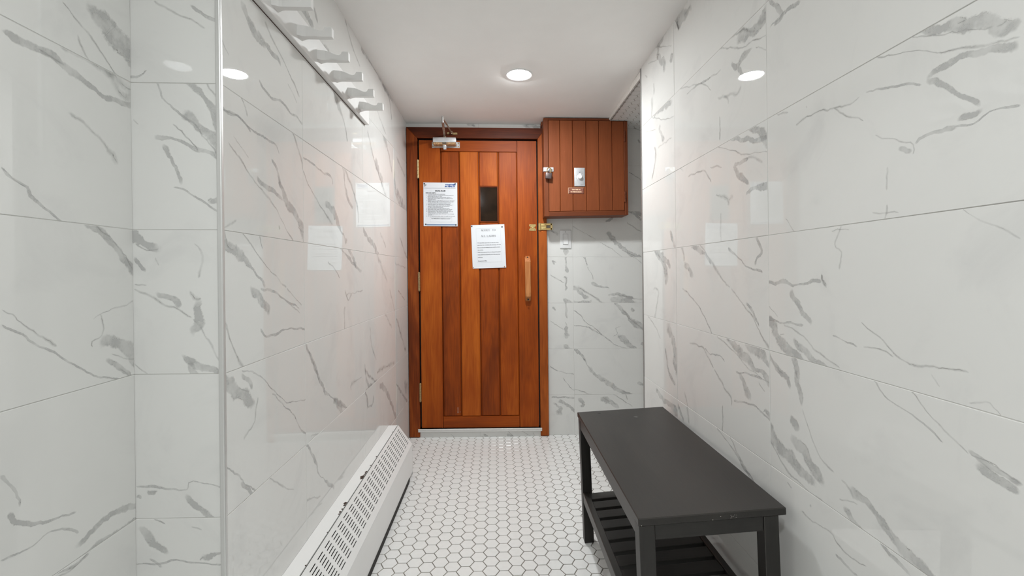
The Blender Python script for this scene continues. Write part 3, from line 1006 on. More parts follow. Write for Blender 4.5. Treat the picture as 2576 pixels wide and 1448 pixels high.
o = obj('trim_alcove_ceiling', bm, [M['caulk'], M['greytrim']]); o['kind'] = 'structure'
bm = B()
box(bm, .7075, .7225, 2.1575, 2.1685, 0, 2.052, .001)
o = obj('trim_right_corner', bm, M['greytrim']); o['kind'] = 'structure'
bm = B()
box(bm, -.5835, -.5725, .9575, .9675, 0, 2.045, .0022, seg=2)
o = obj('trim_left_corner', bm, M['chrome']); o['kind'] = 'structure'
bm = B()
box(bm, -.515, .281, 2.893, 2.96, .0365, .0575, .002, seg=2)
box(bm, -.515, .281, 2.890, 2.96, .0495, .0575, .002, seg=2)
o = obj('trim_sill', bm, M['sill']); o['kind'] = 'structure'

# ------------------------------------------------------------ lamps
for k, (lx, ly, lab) in enumerate(LAMPS):
    z = cz(lx, ly)
    t = thing('recessed_downlight', (lx, ly, z), lab, 'ceiling light')
    bm = B(); lathe(bm, (lx, ly, z + .004), (0, 0, -1), [(0, .0), (0, .0665), (.0045, .0665), (.0072, .0640), (.0072, .0590), (.004, .0560), (.003, .0560), (.003, 0)], 48)
    obj('trim_ring', bm, M['plastic'], t, smooth=True)
    bm = B(); lathe(bm, (lx, ly, z + .0035), (0, 0, -1), [(0.0, .0), (0.0, .0555), (.0040, .0555), (.0072, .0500), (.0092, .036), (.0102, .018), (.0105, 0)], 48)
    obj('diffuser', bm, M['lamp'], t)

# ------------------------------------------------------------ the wooden door
D = thing('door_1', (-.115, 2.93, .057), kind='structure')
bm = B()
FY = 2.898
def mitre(bm, x0, x1, z0, z1, w, y0, y1):
    prism(bm, [(x0, 0.004), (x0, z1), (x0 + .067, z1 - w), (x0 + .067, .004)], 'y', y0, y1, 0, .5)
    prism(bm, [(x1, 0.004), (x1, z1), (x1 - .053, z1 - w), (x1 - .053, .004)], 'y', y0, y1, 0, .95)
    prism(bm, [(x0, z1), (x1, z1), (x1 - .053, z1 - w), (x0 + .067, z1 - w)], 'y', y0, y1, 1, .25)
mitre(bm, -.5705, .3255, 0, 1.9925, .069, FY, 2.99)
# rebate the leaf closes against
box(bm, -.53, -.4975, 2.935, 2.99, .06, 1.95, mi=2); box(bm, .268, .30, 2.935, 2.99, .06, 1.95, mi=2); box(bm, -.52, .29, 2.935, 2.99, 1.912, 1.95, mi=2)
bmesh.ops.bevel(bm, geom=[e for e in bm.edges if all(abs(v.co.y - FY) < 1e-4 for v in e.verts)], offset=.0018, segments=1, affect='EDGES')
obj('door_frame', bm, [M['framez'], M['framex'], M['dark']], D)

LY = 2.906      # face of the leaf
def plank(bm, x0, x1, z0, z1, tone, mi=0, dy=0.0, bv=.005):
    a = [(x0, z0), (x1, z0), (x1, z1), (x0, z1)]
    b = [(x0 + bv, z0 + bv * .6), (x1 - bv, z0 + bv * .6), (x1 - bv, z1 - bv * .6), (x0 + bv, z1 - bv * .6)]
    rings = [[bm.verts.new((x, y, z)) for x, z in q] for q, y in ((a, LY + .020), (a, LY + dy + .006), (b, LY + dy))]
    fs = []
    for k in range(2):
        for c in range(4):
            fs.append(bm.faces.new((rings[k][c], rings[k][(c + 1) % 4], rings[k + 1][(c + 1) % 4], rings[k + 1][c])))
    fs.append(bm.faces.new(rings[2]))
    for f in fs: f.material_index = mi
    settone(bm, fs, tone)
bm = B(); bm.faces.layers.float.new('tone')
box(bm, -.4935, .2645, LY + .012, LY + .045, .0595, 1.911, tone=-.5)
plank(bm, -.4935, -.3565, .0595, 1.911, .58, bv=.0015)          # hinge stile
plank(bm, .1390, .2645, .0595, 1.911, .50, bv=.0015)            # lock stile
plank(bm, -.3550, .1375, 1.8405, 1.911, .33, 1, bv=.0012)       # top rail
plank(bm, -.3550, .1375, .0595, .1325, .42, 1, bv=.0012)        # bottom rail
ZT, ZL = 1.8395, .1335
plank(bm, -.3530, -.2385, ZL, ZT, .20, dy=.004, bv=.006)
plank(bm, -.2340, -.1130, ZL, ZT, .70, bv=.006)
WX0, WX1, WZ0, WZ1 = -.1070, .0120, 1.3880, 1.6130
plank(bm, -.1085, .0120, WZ1 + .004, ZT, .55, dy=.004, bv=.006)
plank(bm, -.1085, .0120, ZL, WZ0 - .004, .30, dy=.004, bv=.006)
plank(bm, .0165, .1370, ZL, ZT, .46, dy=.002, bv=.006)
for f in bm.faces:
    pass
leaf = obj('door_leaf', bm, [M['woodz'], M['woodx']], D)
bm = B(); box(bm, WX0 + .004, WX1 - .004, LY + .009, LY + .0125, WZ0 + .002, WZ1 - .002)
rpz = math.tan(math.radians(2.6))
for v in bm.verts: v.co.y += (v.co.x + .0475) * rpz     # pane turned so the downlight behind the viewer doesn't reflect in it
gl = obj('window_pane', bm, M['glass'], leaf)
gl['label'] = 'dark narrow glass pane'
bm = B()
for a in ((WX0, WX0 + .005, WZ0, WZ1), (WX1 - .005, WX1, WZ0, WZ1), (WX0, WX1, WZ0 - .003, WZ0 + .003), (WX0, WX1, WZ1 - .002, WZ1 + .004)):
    box(bm, a[0], a[1], LY + .004, LY + .011, a[2], a[3], .001, tone=.1)
obj('glazing_bead', bm, M['woodz'], leaf)
# pale paint drip and dents near the foot
bm = B()
box(bm, -.262, -.260, LY + .0035, LY + .0045, .155, .19); box(bm, -.2635, -.2585, LY + .0035, LY + .0045, .154, .162)
box(bm, -.2475, -.246, LY + .0035, LY + .0045, .157, .163)
ch = obj('paint_drip', bm, M['chip'], leaf)
# hinges
def hinge(zc, h, x, y, r, par, m, name='hinge', kn=5):
    bm = B()
    for k in range(kn):
        z0 = zc - h / 2 + h * k / kn + .0006; z1 = zc - h / 2 + h * (k + 1) / kn - .0006
        cyl(bm, (x, y, z0), (x, y, z1), r, seg=14)
    cyl(bm, (x, y, zc + h / 2), (x, y, zc + h / 2 + .004), r * .8, r * .4, seg=14)
    cyl(bm, (x, y, zc - h / 2 - .004), (x, y, zc - h / 2), r * .4, r * .8, seg=14)
    box(bm, x - .0065, x + .006, y + r * .3, y + r + .004, zc - h / 2, zc + h / 2)
    return obj(name, bm, m, par, smooth=True)
for zc in (1.7225, 1.001, .291):
    h = hinge(zc, .116, -.4985, 2.8945, .0052, D, M['oldbrass'])
# wooden handle
bm = B()
prism(bm, [(LY + .001, .872), (LY - .020, .879), (LY - .036, .906), (LY - .038, .93), (LY - .036, 1.130), (LY - .022, 1.150), (LY + .001, 1.1675),
           (LY + .001, 1.148), (LY - .014, 1.128), (LY - .016, .915), (LY + .001, .892)], 'x', .181, .2165, 0, .6)
bmesh.ops.bevel(bm, geom=[e for e in bm.edges if abs(e.verts[0].co.x - e.verts[1].co.x) < 1e-5], offset=.004, segments=2, affect='EDGES')
hd = obj('door_handle', bm, M['handle'], D)
hd['label'] = 'worn wooden pull handle'
bm = B(); lathe(bm, (.1988, LY - .0125, 1.1565), (0, -.78, .62), [(0, 0), (.0, .0048), (.0035, .0046), (.0035, 0)], 16)
obj('screw', bm, M['pin'], hd)
bm = B(); cyl(bm, (.1988, LY - .031, .889), (.1988, LY - .0365, .886), .0055, seg=16)
obj('screw', bm, M['pin'], hd)
# staple plate of the hasp on the leaf
bm = B()
prism(bm, [(.2132, 1.3716), (.2555, 1.3716), (.2565, 1.360), (.247, 1.3545), (.247, 1.3475), (.2565, 1.342), (.2555, 1.3306), (.2132, 1.3306), (.2122, 1.342), (.222, 1.3475), (.222, 1.3545), (.2122, 1.360)], 'y', LY - .0022, LY + .0003)
for sx, sz in ((.2205, 1.3655), (.248, 1.3655), (.2205, 1.3365), (.248, 1.3365)):
    lathe(bm, (sx, LY - .002, sz), (0, -1, 0), [(0, .0036), (.0014, .0028), (.0016, 0)], 12, 1)
tube(bm, [(.226, LY - .001, 1.351), (.226, LY - .010, 1.351), (.229, LY - .015, 1.351), (.239, LY - .015, 1.351), (.243, LY - .010, 1.351), (.243, LY - .001, 1.351)], .0022, 8)
o = obj('hasp_staple', bm, [M['brass'], M['oldbrass']], D, smooth=True); o['label'] = 'brass staple plate with screws'

# hasp on the right jamb
t = thing('hasp', (.32, FY, 1.356), 'polished brass slotted hasp on the right door jamb, under the brown cabinet', 'hasp')
bm = B()
hy = FY - .004
box(bm, .2825, .3225, hy - .0016, hy + .0004, 1.3345, 1.3775, .0006)
box(bm, .3225, .3585, hy - .0016, hy + .0004, 1.3345, 1.3465, .0006)
box(bm, .3225, .3585, hy - .0016, hy + .0004, 1.3655, 1.3775, .0006)
box(bm, .3500, .3620, hy - .0016, hy + .0004, 1.3365, 1.3755, .0006)
tube(bm, [(.3225, hy - .001, 1.3475), (.348, hy - .001, 1.3475)], .0016, 8)
tube(bm, [(.3225, hy - .001, 1.3645), (.348, hy - .001, 1.3645)], .0016, 8)
tube(bm, [(.292, hy - .001, 1.3665), (.321, hy - .0022, 1.3665)], .0024, 8)
tube(bm, [(.292, hy - .001, 1.3455), (.321, hy - .0022, 1.3455)], .0024, 8)
obj('slotted_strap', bm, M['brass'], t, smooth=True)
bm = B()
cyl(bm, (.2815, FY - .0045, 1.332), (.2815, FY - .0045, 1.380), .0040, seg=14)
box(bm, .272, .283, FY - .0028, FY + .0002, 1.3345, 1.3775)
obj('pivot', bm, M['brass'], t, smooth=True)

# ------------------------------------------------------------ lettering
def text_faces(bm, s, x, z, y, size, mi, align='LEFT', width=None, shear=0.0, bold=0.0, rot=0.0, piv=None, res=2, spc=1.0):
    cu = bpy.data.curves.new('t', 'FONT')
    cu.body = s; cu.size = size; cu.resolution_u = res; cu.shear = shear; cu.offset = bold; cu.space_character = spc
    cu.fill_mode = 'BOTH'
    ob = bpy.data.objects.new('t', cu)
    me = bpy.data.meshes.new_from_object(ob)
    if not me.vertices:
        bpy.data.objects.remove(ob); return
    xs = [v.co.x for v in me.vertices]
    mn, mx = min(xs), max(xs)
    k = (width / (mx - mn)) if width else 1.0
    offx = {'LEFT': -mn * k, 'CENTER': -(mn + mx) / 2 * k, 'RIGHT': -mx * k}[align]
    cr, sr = math.cos(rot), math.sin(rot)
    vs = []
    for v in me.vertices:
        px, pz = x + v.co.x * k + offx, z + v.co.y
        if piv:
            dx, dz = px - piv[0], pz - piv[1]
            px, pz = piv[0] + dx * cr - dz * sr, piv[1] + dx * sr + dz * cr
        vs.append(bm.verts.new((px, y, pz)))
    for p in me.polygons:
        try: bm.faces.new([vs[i] for i in p.vertices]).material_index = mi
        except ValueError: pass
    bpy.data.objects.remove(ob); bpy.data.meshes.remove(me)

def arc(cx, cz_, rx, rz, a0, a1, n=14):
    return [(cx + rx * math.cos(math.radians(a0 + (a1 - a0) * i / n)), cz_ + rz * math.sin(math.radians(a0 + (a1 - a0) * i / n))) for i in range(n + 1)]
T_, t_ = .11, .045
SERIF = {  # width, strokes (points, thickness or [thick at start, middle, end])
 'N': (.74, [([(.14, 0), (.14, 1)], t_), ([(.14, 1), (.60, 0)], T_), ([(.60, 0), (.60, 1)], t_), ([(.02, 0), (.26, 0)], t_), ([(.02, 1), (.20, 1)], t_), ([(.48, 1), (.72, 1)], t_)]),
 'O': (.74, [(arc(.37, .5, .30, .49, 90, 270), [t_, T_, t_]), (arc(.37, .5, .30, .49, -90, 90), [t_, T_, t_])]),
 'T': (.64, [([(.32, 0), (.32, 1)], T_), ([(.04, 1), (.60, 1)], t_), ([(.04, .80), (.04, 1)], t_), ([(.60, .80), (.60, 1)], t_), ([(.2, 0), (.44, 0)], t_)]),
 'I': (.34, [([(.17, 0), (.17, 1)], T_), ([(.04, 1), (.30, 1)], t_), ([(.04, 0), (.30, 0)], t_)]),
 'C': (.70, [(arc(.38, .5, .31, .49, 60, 300, 20), [t_, T_ * 1.1, t_]), ([(.62, .74), (.62, 1)], t_)]),
 'E': (.64, [([(.16, 0), (.16, 1)], T_), ([(.04, 1), (.56, 1)], t_), ([(.16, .52), (.44, .52)], t_), ([(.04, 0), (.58, 0)], t_), ([(.56, .82), (.56, 1)], t_), ([(.60, .18), (.58, 0)], t_), ([(.44, .42), (.44, .62)], t_)]),
 'A': (.74, [([(.10, 0), (.36, 1)], t_), ([(.36, 1), (.64, 0)], T_), ([(.19, .36), (.54, .36)], t_), ([(0, 0), (.22, 0)], t_), ([(.50, 0), (.76, 0)], t_)]),
 'L': (.62, [([(.16, 0), (.16, 1)], T_), ([(.04, 1), (.30, 1)], t_), ([(.04, 0), (.56, 0)], t_), ([(.58, .2), (.56, 0)], t_)]),
 'D': (.74, [([(.16, 0), (.16, 1)], T_), ([(.04, 1), (.34, 1)], t_), ([(.04, 0), (.34, 0)], t_), (arc(.33, .5, .34, .5, -90, 90, 18), [t_, T_, t_])]),
 'S': (.54, [(arc(.27, .75, .19, .235, 40, 250, 12) + arc(.27, .255, .20, .245, 75, -140, 12), [t_, T_, t_]), ([(.44, .78), (.44, 1)], t_), ([(.06, 0), (.06, .24)], t_)]),
 ' ': (.42, [])}
def serif_text(bm, s, xc, z, y, h, mi, fn, width):
    tot = sum(SERIF[c][0] for c in s) * h
    k = width / tot
    x = xc - width / 2
    for c in s:
        wd, sts = SERIF[c]
        for pts, th in sts:
            n = len(pts)
            prev = None
            for i, p in enumerate(pts):
                if isinstance(th, list):
                    u = i / (n - 1); tt = th[0] + (th[1] - th[0]) * math.sin(math.pi * u)
                else: tt = th
                a, b = Vector(pts[max(i - 1, 0)]), Vector(pts[min(i + 1, n - 1)])
                d = (b - a).normalized(); nn = Vector((-d.y, d.x)) * tt / 2
                cur = []
                for sgn in (1, -1):
                    q = Vector(p) + nn * sgn
                    X, Z = fn(x + q.x * h * k, z + q.y * h)
                    cur.append(bm.verts.new((X, y, Z)))
                if prev: bm.faces.new((prev[0], prev[1], cur[1], cur[0])).material_index = mi
                prev = cur
        x += wd * h * k

def tack(par, x, z, y, r=.0048, m='pin'):
    bm = B(); lathe(bm, (x, y, z), (0, -1, 0), [(-.003, .001), (0, .001), (.0002, r), (.0015, r), (.0032, r * .55), (.0036, 0)], 16)
    return obj('push_pin', bm, M[m], par, smooth=True)

def sheet(par, c, w_, h_, rot, y, curl):
    """paper sheet with gently lifting corners"""
    bm = B(); n = 14
    vs = {}
    for s_, th in ((0, 0.0), (1, .0004)):
        for i in range(n + 1):
            for j in range(n + 1):
                u, v = i / n - .5, j / n - .5
                d = curl * ((abs(u) * 2) ** 6) * .5 + .0006 * math.sin(j * .9) * (abs(u) * 2) ** 4
                X = c[0] + u * w_ * math.cos(rot) - v * h_ * math.sin(rot)
                Z = c[1] + u * w_ * math.sin(rot) + v * h_ * math.cos(rot)
                vs[s_, i, j] = bm.verts.new((X, y + th - max(0, d), Z))
    for i in range(n):
        for j in range(n):
            for s_ in (0, 1): bm.faces.new((vs[s_, i, j], vs[s_, i + 1, j], vs[s_, i + 1, j + 1], vs[s_, i, j + 1]))
    for k in range(n):
        for e in ((0, k, 0, k + 1), (n, k, n, k + 1), (k, 0, k + 1, 0), (k, n, k + 1, n)):
            bm.faces.new((vs[0, e[0], e[1]], vs[0, e[2], e[3]], vs[1, e[2], e[3]], vs[1, e[0], e[1]]))
    return obj('sheet', bm, M['paper'], par, smooth=True)

# sauna rules
PY = LY - .0022
t1 = thing('rules_notice', (-.358, PY, 1.3565), 'white SAUNA RULES sheet with a blue heading, pinned near the door top hinge', 'notice')
sheet(t1, (-.358, 1.4975), .2175, .2806, -.002, PY, .0008)
k = .0002215
X = lambda p: -.358 + (p - 557) * k
Z = lambda p: 1.4975 - (p - 737) * k
bm = B()
ty = PY - .0011
sz = 34 * k
text_faces(bm, 'TOGETHER', X(1000), Z(182), ty, 50 * k, 1, 'RIGHT', 300 * k, .35, .0006)
text_faces(bm, 'for HEALTH', X(990), Z(232), ty, 50 * k, 1, 'RIGHT', 305 * k, .35, .0006)
text_faces(bm, 'for your safety and comfort', X(990), Z(266), ty - .0001, 20 * k, 0, 'RIGHT', 310 * k, .2)
box(bm, X(95), X(1000), ty - .00005, ty + .00005, Z(271), Z(258), mi=4)
text_faces(bm, 'SAUNA RULES', X(557), Z(358), ty, 42 * k, 0, 'CENTER', 300 * k, 0, .0005)
text_faces(bm, 'FOR YOUR SAFETY...', X(135), Z(416), ty, 32 * k, 0, 'LEFT', 305 * k, 0, .0003)
rules = [(440, '1.', 'The sauna should not be used alone.', 700), (475, '2.', 'Children should be accompanied and supervised by a', 938),
 (507, '', 'person aged 16 years or older.', 610), (537, '3.', 'Persons infected with a communicable disease or', 880),
 (568, '', 'having open sores on their body are prohibited from', 912), (600, '', 'using the sauna.', 420),
 (630, '4.', 'Pregnant women, small children and persons with heart', 970), (662, '', 'disease, diabetes, high or low blood pressure should', 930),
 (695, '', 'consult with their doctor before using the sauna.', 858), (728, '5.', 'Leave the sauna if you feel dizzy or nauseated.', 845),
 (758, '6.', 'Avoid using the sauna while under the influence of', 900), (792, '', 'alcohol or other drugs that cause drowsiness,', 825),
 (823, '', 'or raise or lower blood pressure.', 640), (853, '7.', 'Drink water before and after using the sauna.', 820),
 (885, '8.', 'Start slowly. Keep initial exposure to a few minutes.', 900), (915, '9.', 'Take a shower before and after using the sauna.', 862),
 (945, '10.', 'Long exposure to the heat of a sauna may harm the', 920), (978, '', 'health of any user. Cool down periodically.', 775),
 (1012, '11.', 'Avoid using the sauna after a full meal or on an empty', 948), (1043, '', 'stomach.', 315),
 (1078, '12.', 'Do not spill grease, plastic, paper or metal into the sauna.', 980)]
for yy, num, s, xr in rules:
    if num: text_faces(bm, num, X(172), Z(yy + 9), ty, 27 * k, 2, 'RIGHT', None, 0, .0001)
    text_faces(bm, s, X(192), Z(yy + 9), ty, 30 * k, 2, 'LEFT', (xr - 192) * k, 0, .00016)
text_faces(bm, 'The EMERGENCY telephone is located', X(560), Z(1160), ty, 30 * k, 2, 'CENTER', 550 * k, 0, .0002)
for a in ((250, 254, 1110, 1250), (882, 886, 1110, 1250), (250, 886, 1110, 1114), (250, 886, 1246, 1250)):
    box(bm, X(a[0]), X(a[1]), ty - .00005, ty + .00005, Z(a[3]), Z(a[2]), mi=4)
box(bm, X(150), X(980), ty - .00005, ty + .00005, Z(1342), Z(1312), mi=3)
lathe(bm, (X(130), ty, Z(172)), (0, -1, 0), [(-.0001, 26 * k), (.00005, 26 * k), (.00005, 10 * k), (-.0001, 10 * k)], 20, 2)
box(bm, X(97), X(112), ty - .00005, ty + .00005, Z(225), Z(165), mi=2)
o = obj('lettering', bm, [M['ink'], M['blueink'], M['greyink'], M['blueband'], M['paleink']], t1)
for px, pz in ((98, 138), (990, 138), (128, 1315), (998, 1330)): tack(t1, X(px), Z(pz), PY - .0012, .0042)

# notice to all ladies
t2 = thing('ladies_notice', (-.05, PY, 1.088), 'white NOTICE TO ALL LADIES sheet, slightly tilted, pinned below the small door window', 'notice')
c2 = (-.0520, 1.2285); rt = .033
sheet(t2, c2, .2158, .280, rt, PY, .0008)
k2 = .2158 / 1028
def L2(px, pz):    # sheet pixels from its centre
    dx, dz = (px - 514) * k2, -(pz - 667) * k2
    return c2[0] + dx * math.cos(rt) - dz * math.sin(rt), c2[1] + dx * math.sin(rt) + dz * math.cos(rt)
bm = B()
def fn(x, z):
    dx, dz = x - c2[0], z - c2[1]
    return c2[0] + dx * math.cos(rt) - dz * math.sin(rt), c2[1] + dx * math.sin(rt) + dz * math.cos(rt)
for s, zz, wd, xo in (('NOTICE  TO', 195, 445, 525), ('ALL LADIES', 372, 462, 520)):
    serif_text(bm, s, c2[0] + (xo - 514) * k2, c2[1] - (zz - 667) * k2, ty, 52 * k2, 0, fn, wd * k2)
for zz, s, xr in ((552, 'We respectfully request that you clean the shower', 830), (622, 'area of your hair, immediately after showering.  We would', 890),
                  (697, 'like to see this area maintained as you would like to find it', 872), (770, 'upon entering.', 345),
                  (842, 'Please ensure personal items are disposed of properly', 880), (917, 'in the washroom and that this area is also kept clean', 862),
                  (994, 'at all times.', 322), (1108, 'Management Office', 445)):
    text_faces(bm, s, c2[0] + (176 - 514) * k2, c2[1] - (zz + 10 - 667) * k2, ty, 36 * k2, 2, 'LEFT', (xr - 176) * k2, 0, .00022, rt, c2)
for a in ((148, 151, 110, 1155), (900, 903, 110, 1155), (148, 903, 110, 113), (148, 903, 1152, 1155)):
    q = [L2(a[0], a[2]), L2(a[1], a[2]), L2(a[1], a[3]), L2(a[0], a[3])]
    bm.faces.new([bm.verts.new((p[0], ty, p[1])) for p in q]).material_index = 1
obj('lettering', bm, [M['ink'], M['paleink'], M['greyink']], t2)
for (px, pz), mm in (((28, 34), 'pin'), ((955, 80), 'pin'), ((22, 1300), 'rusty'), ((975, 1300), 'rusty')):
    q = L2(px, pz); tack(t2, q[0], q[1], PY - .0012, .0042 if mm == 'pin' else .003, mm)

# ------------------------------------------------------------ door closer
t = thing('door_closer', (-.3235, LY, 1.871), 'silver hydraulic door closer with a folded rusty arm at the door top', 'door closer')
bm = B()
box(bm, -.3965, -.2505, LY - .050, LY - .001, 1.884, 1.9155, .004, seg=2)
box(bm, -.3945, -.2525, LY - .049, LY - .001, 1.8705, 1.885, .003, mi=1)
cl = obj('closer_body', bm, [M['silver'], M['rusty']], t, smooth=True)
bm = B()
box(bm, -.3350, -.3115, LY - .0505, LY - .048, 1.8735, 1.8835, mi=0)
for i in range(4): box(bm, -.3315 + i * .0045, -.3285 + i * .0045, LY - .0509, LY - .0504, 1.8765, 1.8805, mi=1)
obj('name_plate', bm, [M['ink'], M['brass']], t)
bm = B()
for x0, x1 in ((-.4090, -.3930), (-.2520, -.2300)):
    box(bm, x0, x1, LY - .004, LY + .0005, 1.8615, 1.899, .0015)
box(bm, -.40, -.245, LY - .003, LY + .0005, 1.8625, 1.8705)
for sx, sz in ((-.4025, 1.890), (-.4025, 1.870), (-.2385, 1.890), (-.2385, 1.870)):
    lathe(bm, (sx, LY - .004, sz), (0, -1, 0), [(0, .0048), (.0016, .0038), (.002, 0)], 14, 1)
obj('mounting_plate', bm, [M['silver'], M['oldbrass']], t)
bm = B(); lathe(bm, (-.3235, LY - .026, 1.8705), (0, 0, -1), [(0, .0145), (.008, .0145), (.016, .0115), (.026, .0095), (.028, .006), (.028, 0)], 24)
obj('spindle_cap', bm, M['silver'], t, smooth=True)
bm = B()
A0 = Vector((-.3235, LY - .028, 1.9255)); A1 = Vector((-.3030, 2.598, 1.9335)); A2 = Vector((-.2790, 2.878, 1.9520))
cyl(bm, (-.3235, LY - .028, 1.915), (-.3235, LY - .028, 1.9285), .010, seg=16)
for s_ in (-1, 1):
    o_ = Vector((.0038 * s_, 0, 0))
    tube(bm, [A0 + o_ * .7, (A0 + A1) / 2 + o_, A1 + o_], [.0032, .0036, .0034], 8)
tube(bm, [A0, A1], .0028, 8)
obj('main_arm', bm, M['arm'], t, smooth=True)
bm = B()
cyl(bm, A1 + Vector((0, 0, -.010)), A1 + Vector((0, 0, .020)), .0072, seg=16)
cyl(bm, A1 + Vector((0, 0, .020)), A1 + Vector((0, 0, .026)), .0052, seg=6)
cyl(bm, A1 + Vector((0, 0, -.013)), A1 + Vector((0, 0, -.004)), .0090, seg=16)
obj('elbow_pivot', bm, M['greytrim'], t, smooth=True)
bm = B()
tube(bm, [A1 + Vector((.004, .004, .008)), A1.lerp(A2, .35) + Vector((.004, 0, .005)), A1.lerp(A2, .4) + Vector((.004, 0, .005))], .0050, 10)
tube(bm, [A1.lerp(A2, .35) + Vector((.004, 0, .005)), A2], .0042, 10)
cyl(bm, A2 + Vector((0, 0, -.010)), A2 + Vector((0, 0, .009)), .0062, seg=14)
obj('forearm', bm, M['arm'], t, smooth=True)
bm = B()
box(bm, -.2790, -.2440, FY - .0035, FY + .0003, 1.9445, 1.9585, .0012)
box(bm, -.2850, -.2730, FY - .020, FY - .0005, 1.9455, 1.9490)
cyl(bm, (-.2510, FY - .0035, 1.9515), (-.2510, FY - .006, 1.9515), .0052, seg=16)
cyl(bm, (-.2670, FY - .0035, 1.9515), (-.2670, FY - .0055, 1.9515), .0045, seg=16)
cyl(bm, (-.3020, FY - .010, 1.9515), (-.3020, FY + .0005, 1.9515), .0072, seg=20)
obj('frame_bracket', bm, [M['oldbrass']], t, smooth=True)

# ------------------------------------------------------------ control cabinet
CY = 2.785
cab = thing('control_cabinet', (.563, 2.85, 1.408), 'brown painted wooden cabinet of grooved boards on the wall right of the door', 'cabinet')
def sag(bm):
    for v in bm.verts:
        if v.co.z < 1.6: v.co.z += .0125 * (v.co.x - .30) / .527 * (1 if v.co.z < 1.5 else .4)
bm = B(); bm.faces.layers.float.new('tone')
box(bm, .2997, .3275, CY, 2.924, 1.408, 2.0215, .0015, tone=.55)
box(bm, .8055, .8265, CY, 2.924, 1.408, 2.0075, .0015, tone=.5)
box(bm, .3275, .8055, CY, 2.924, 1.408, 1.4365, .0015, mi=1, tone=.6)
box(bm, .3275, .7265, CY, 2.924, 2.0085, 2.0215, .0015, mi=1, tone=.35)
box(bm, .33, .80, CY + .012, 2.924, 1.43, 2.0065, mi=0, tone=.1)
box(bm, .293, .3015, 2.86, 2.924, 2.000, 2.0215, tone=.3)
sag(bm)
obj('cabinet_case', bm, [M['cabz'], M['cabx']], cab)
bm = B(); bm.faces.layers.float.new('tone')
gr = [.3300, .4010, .4805, .5655, .6455, .7285, .8035]
DYC = CY + .001
for i in range(6):
    a, b = gr[i] + (.0005 if i else 0), gr[i + 1] - .0005
    z0, z1 = 1.4385, (2.0070)
    e = .0028
    r1 = [(a, z0), (b, z0), (b, z1), (a, z1)]; r2 = [(a + (e if i else .001), z0 + .001), (b - (e if i < 5 else .001), z0 + .001), (b - (e if i < 5 else .001), z1 - .001), (a + (e if i else .001), z1 - .001)]
    rings = [[bm.verts.new((x, y, z)) for x, z in q] for q, y in ((r1, DYC + .013), (r1, DYC + .0045), (r2, DYC))]
    fs = []
    for q in range(2):
        for c in range(4): fs.append(bm.faces.new((rings[q][c], rings[q][(c + 1) % 4], rings[q + 1][(c + 1) % 4], rings[q + 1][c])))
    fs.append(bm.faces.new(rings[2]))
    settone(bm, fs, [.62, .66, .5, .48, .45, .40][i])
sag(bm)
cdoor = obj('cabinet_door', bm, M['cabz'], cab)
for zc in (1.911, 1.533):
    hinge(zc, .066, .8065, CY - .0035, .0038, cdoor, M['cabz'], kn=3)
bm = B()
box(bm, .2965, .3590, CY - .0035, CY - .0015, 1.6870, 1.7130, .0008)
box(bm, .2960, .2985, CY - .0035, CY + .03, 1.6870, 1.7130, .0005)
cyl(bm, (.3420, CY - .0035, 1.7035), (.3420, CY - .010, 1.7035), .0062, seg=16)
tube(bm, [(.3325, CY - .002, 1.7010), (.3325, CY - .012, 1.7010), (.3365, CY - .0175, 1.7010), (.3445, CY - .0175, 1.7010), (.3485, CY - .012, 1.7010), (.3485, CY - .002, 1.7010)], .0022, 8)
o = obj('hasp', bm, M['silver'], cab, smooth=True); o['label'] = 'silver hasp plate'

# padlock
t = thing('padlock', (.3285, CY - .02, 1.637), 'dark worn padlock with a brass shackle, hanging from the cabinet hasp', 'padlock')
rot = -.10
def rp(bm, c, rot):
    for v in bm.verts:
        dx, dz = v.co.x - c[0], v.co.z - c[1]
        v.co.x = c[0] + dx * math.cos(rot) - dz * math.sin(rot); v.co.z = c[1] + dx * math.sin(rot) + dz * math.cos(rot)
bm = B(); box(bm, .3105, .3480, CY - .031, CY - .013, 1.6370, 1.6745, .003, seg=2)
rp(bm, (.335, 1.70), rot); obj('padlock_body', bm, M['padlock'], t, smooth=True)
bm = B()
tube(bm, [(.3175, CY - .022, 1.672)] + [(.3295 + .012 * math.cos(math.radians(180 - a)), CY - .022, 1.692 + .0135 * math.sin(math.radians(a))) for a in range(0, 181, 15)] + [(.3415, CY - .022, 1.672)], .0030, 10)
rp(bm, (.335, 1.70), rot); obj('shackle', bm, M['brass'], t, smooth=True)

# timer
t = thing('timer_switch', (.5205, CY, 1.5955), 'silver timer plate with a white rotary knob on the front of the brown cabinet', 'timer')
bm = B(); box(bm, .4880, .5545, CY - .0045, CY + .0005, 1.5960, 1.7115, .0018, seg=2)
obj('face_plate', bm, M['silver'], t, smooth=True)
bm = B()
lathe(bm, (.5215, CY - .0045, 1.6530), (0, -1, 0), [(0, .0165), (.003, .0165), (.004, .0140), (.016, .0125), (.0175, .011), (.0175, 0)], 32)
prism(bm, [(.5215 - .0085, 1.662), (.5215 + .0085, 1.662), (.5235, 1.6735), (.5195, 1.6735)], 'y', CY - .021, CY - .006)
obj('knob', bm, M['plastic'], t, smooth=True)
bm = B()
text_faces(bm, 'OFF', .5215, 1.6815, CY - .0047, .0055, 0, 'CENTER', .0095, 0, .0003)
for a in (35, 70, 110, 140, 180, 215, 250, 290, 325):
    x, z = .5215 + .023 * math.sin(math.radians(a)), 1.653 + .023 * math.cos(math.radians(a))
    box(bm, x - .0008, x + .0008, CY - .0048, CY - .0046, z - .0008, z + .0008)
text_faces(bm, '60', .5375, 1.6760, CY - .0047, .0045, 0, 'CENTER', None, 0, .0001)
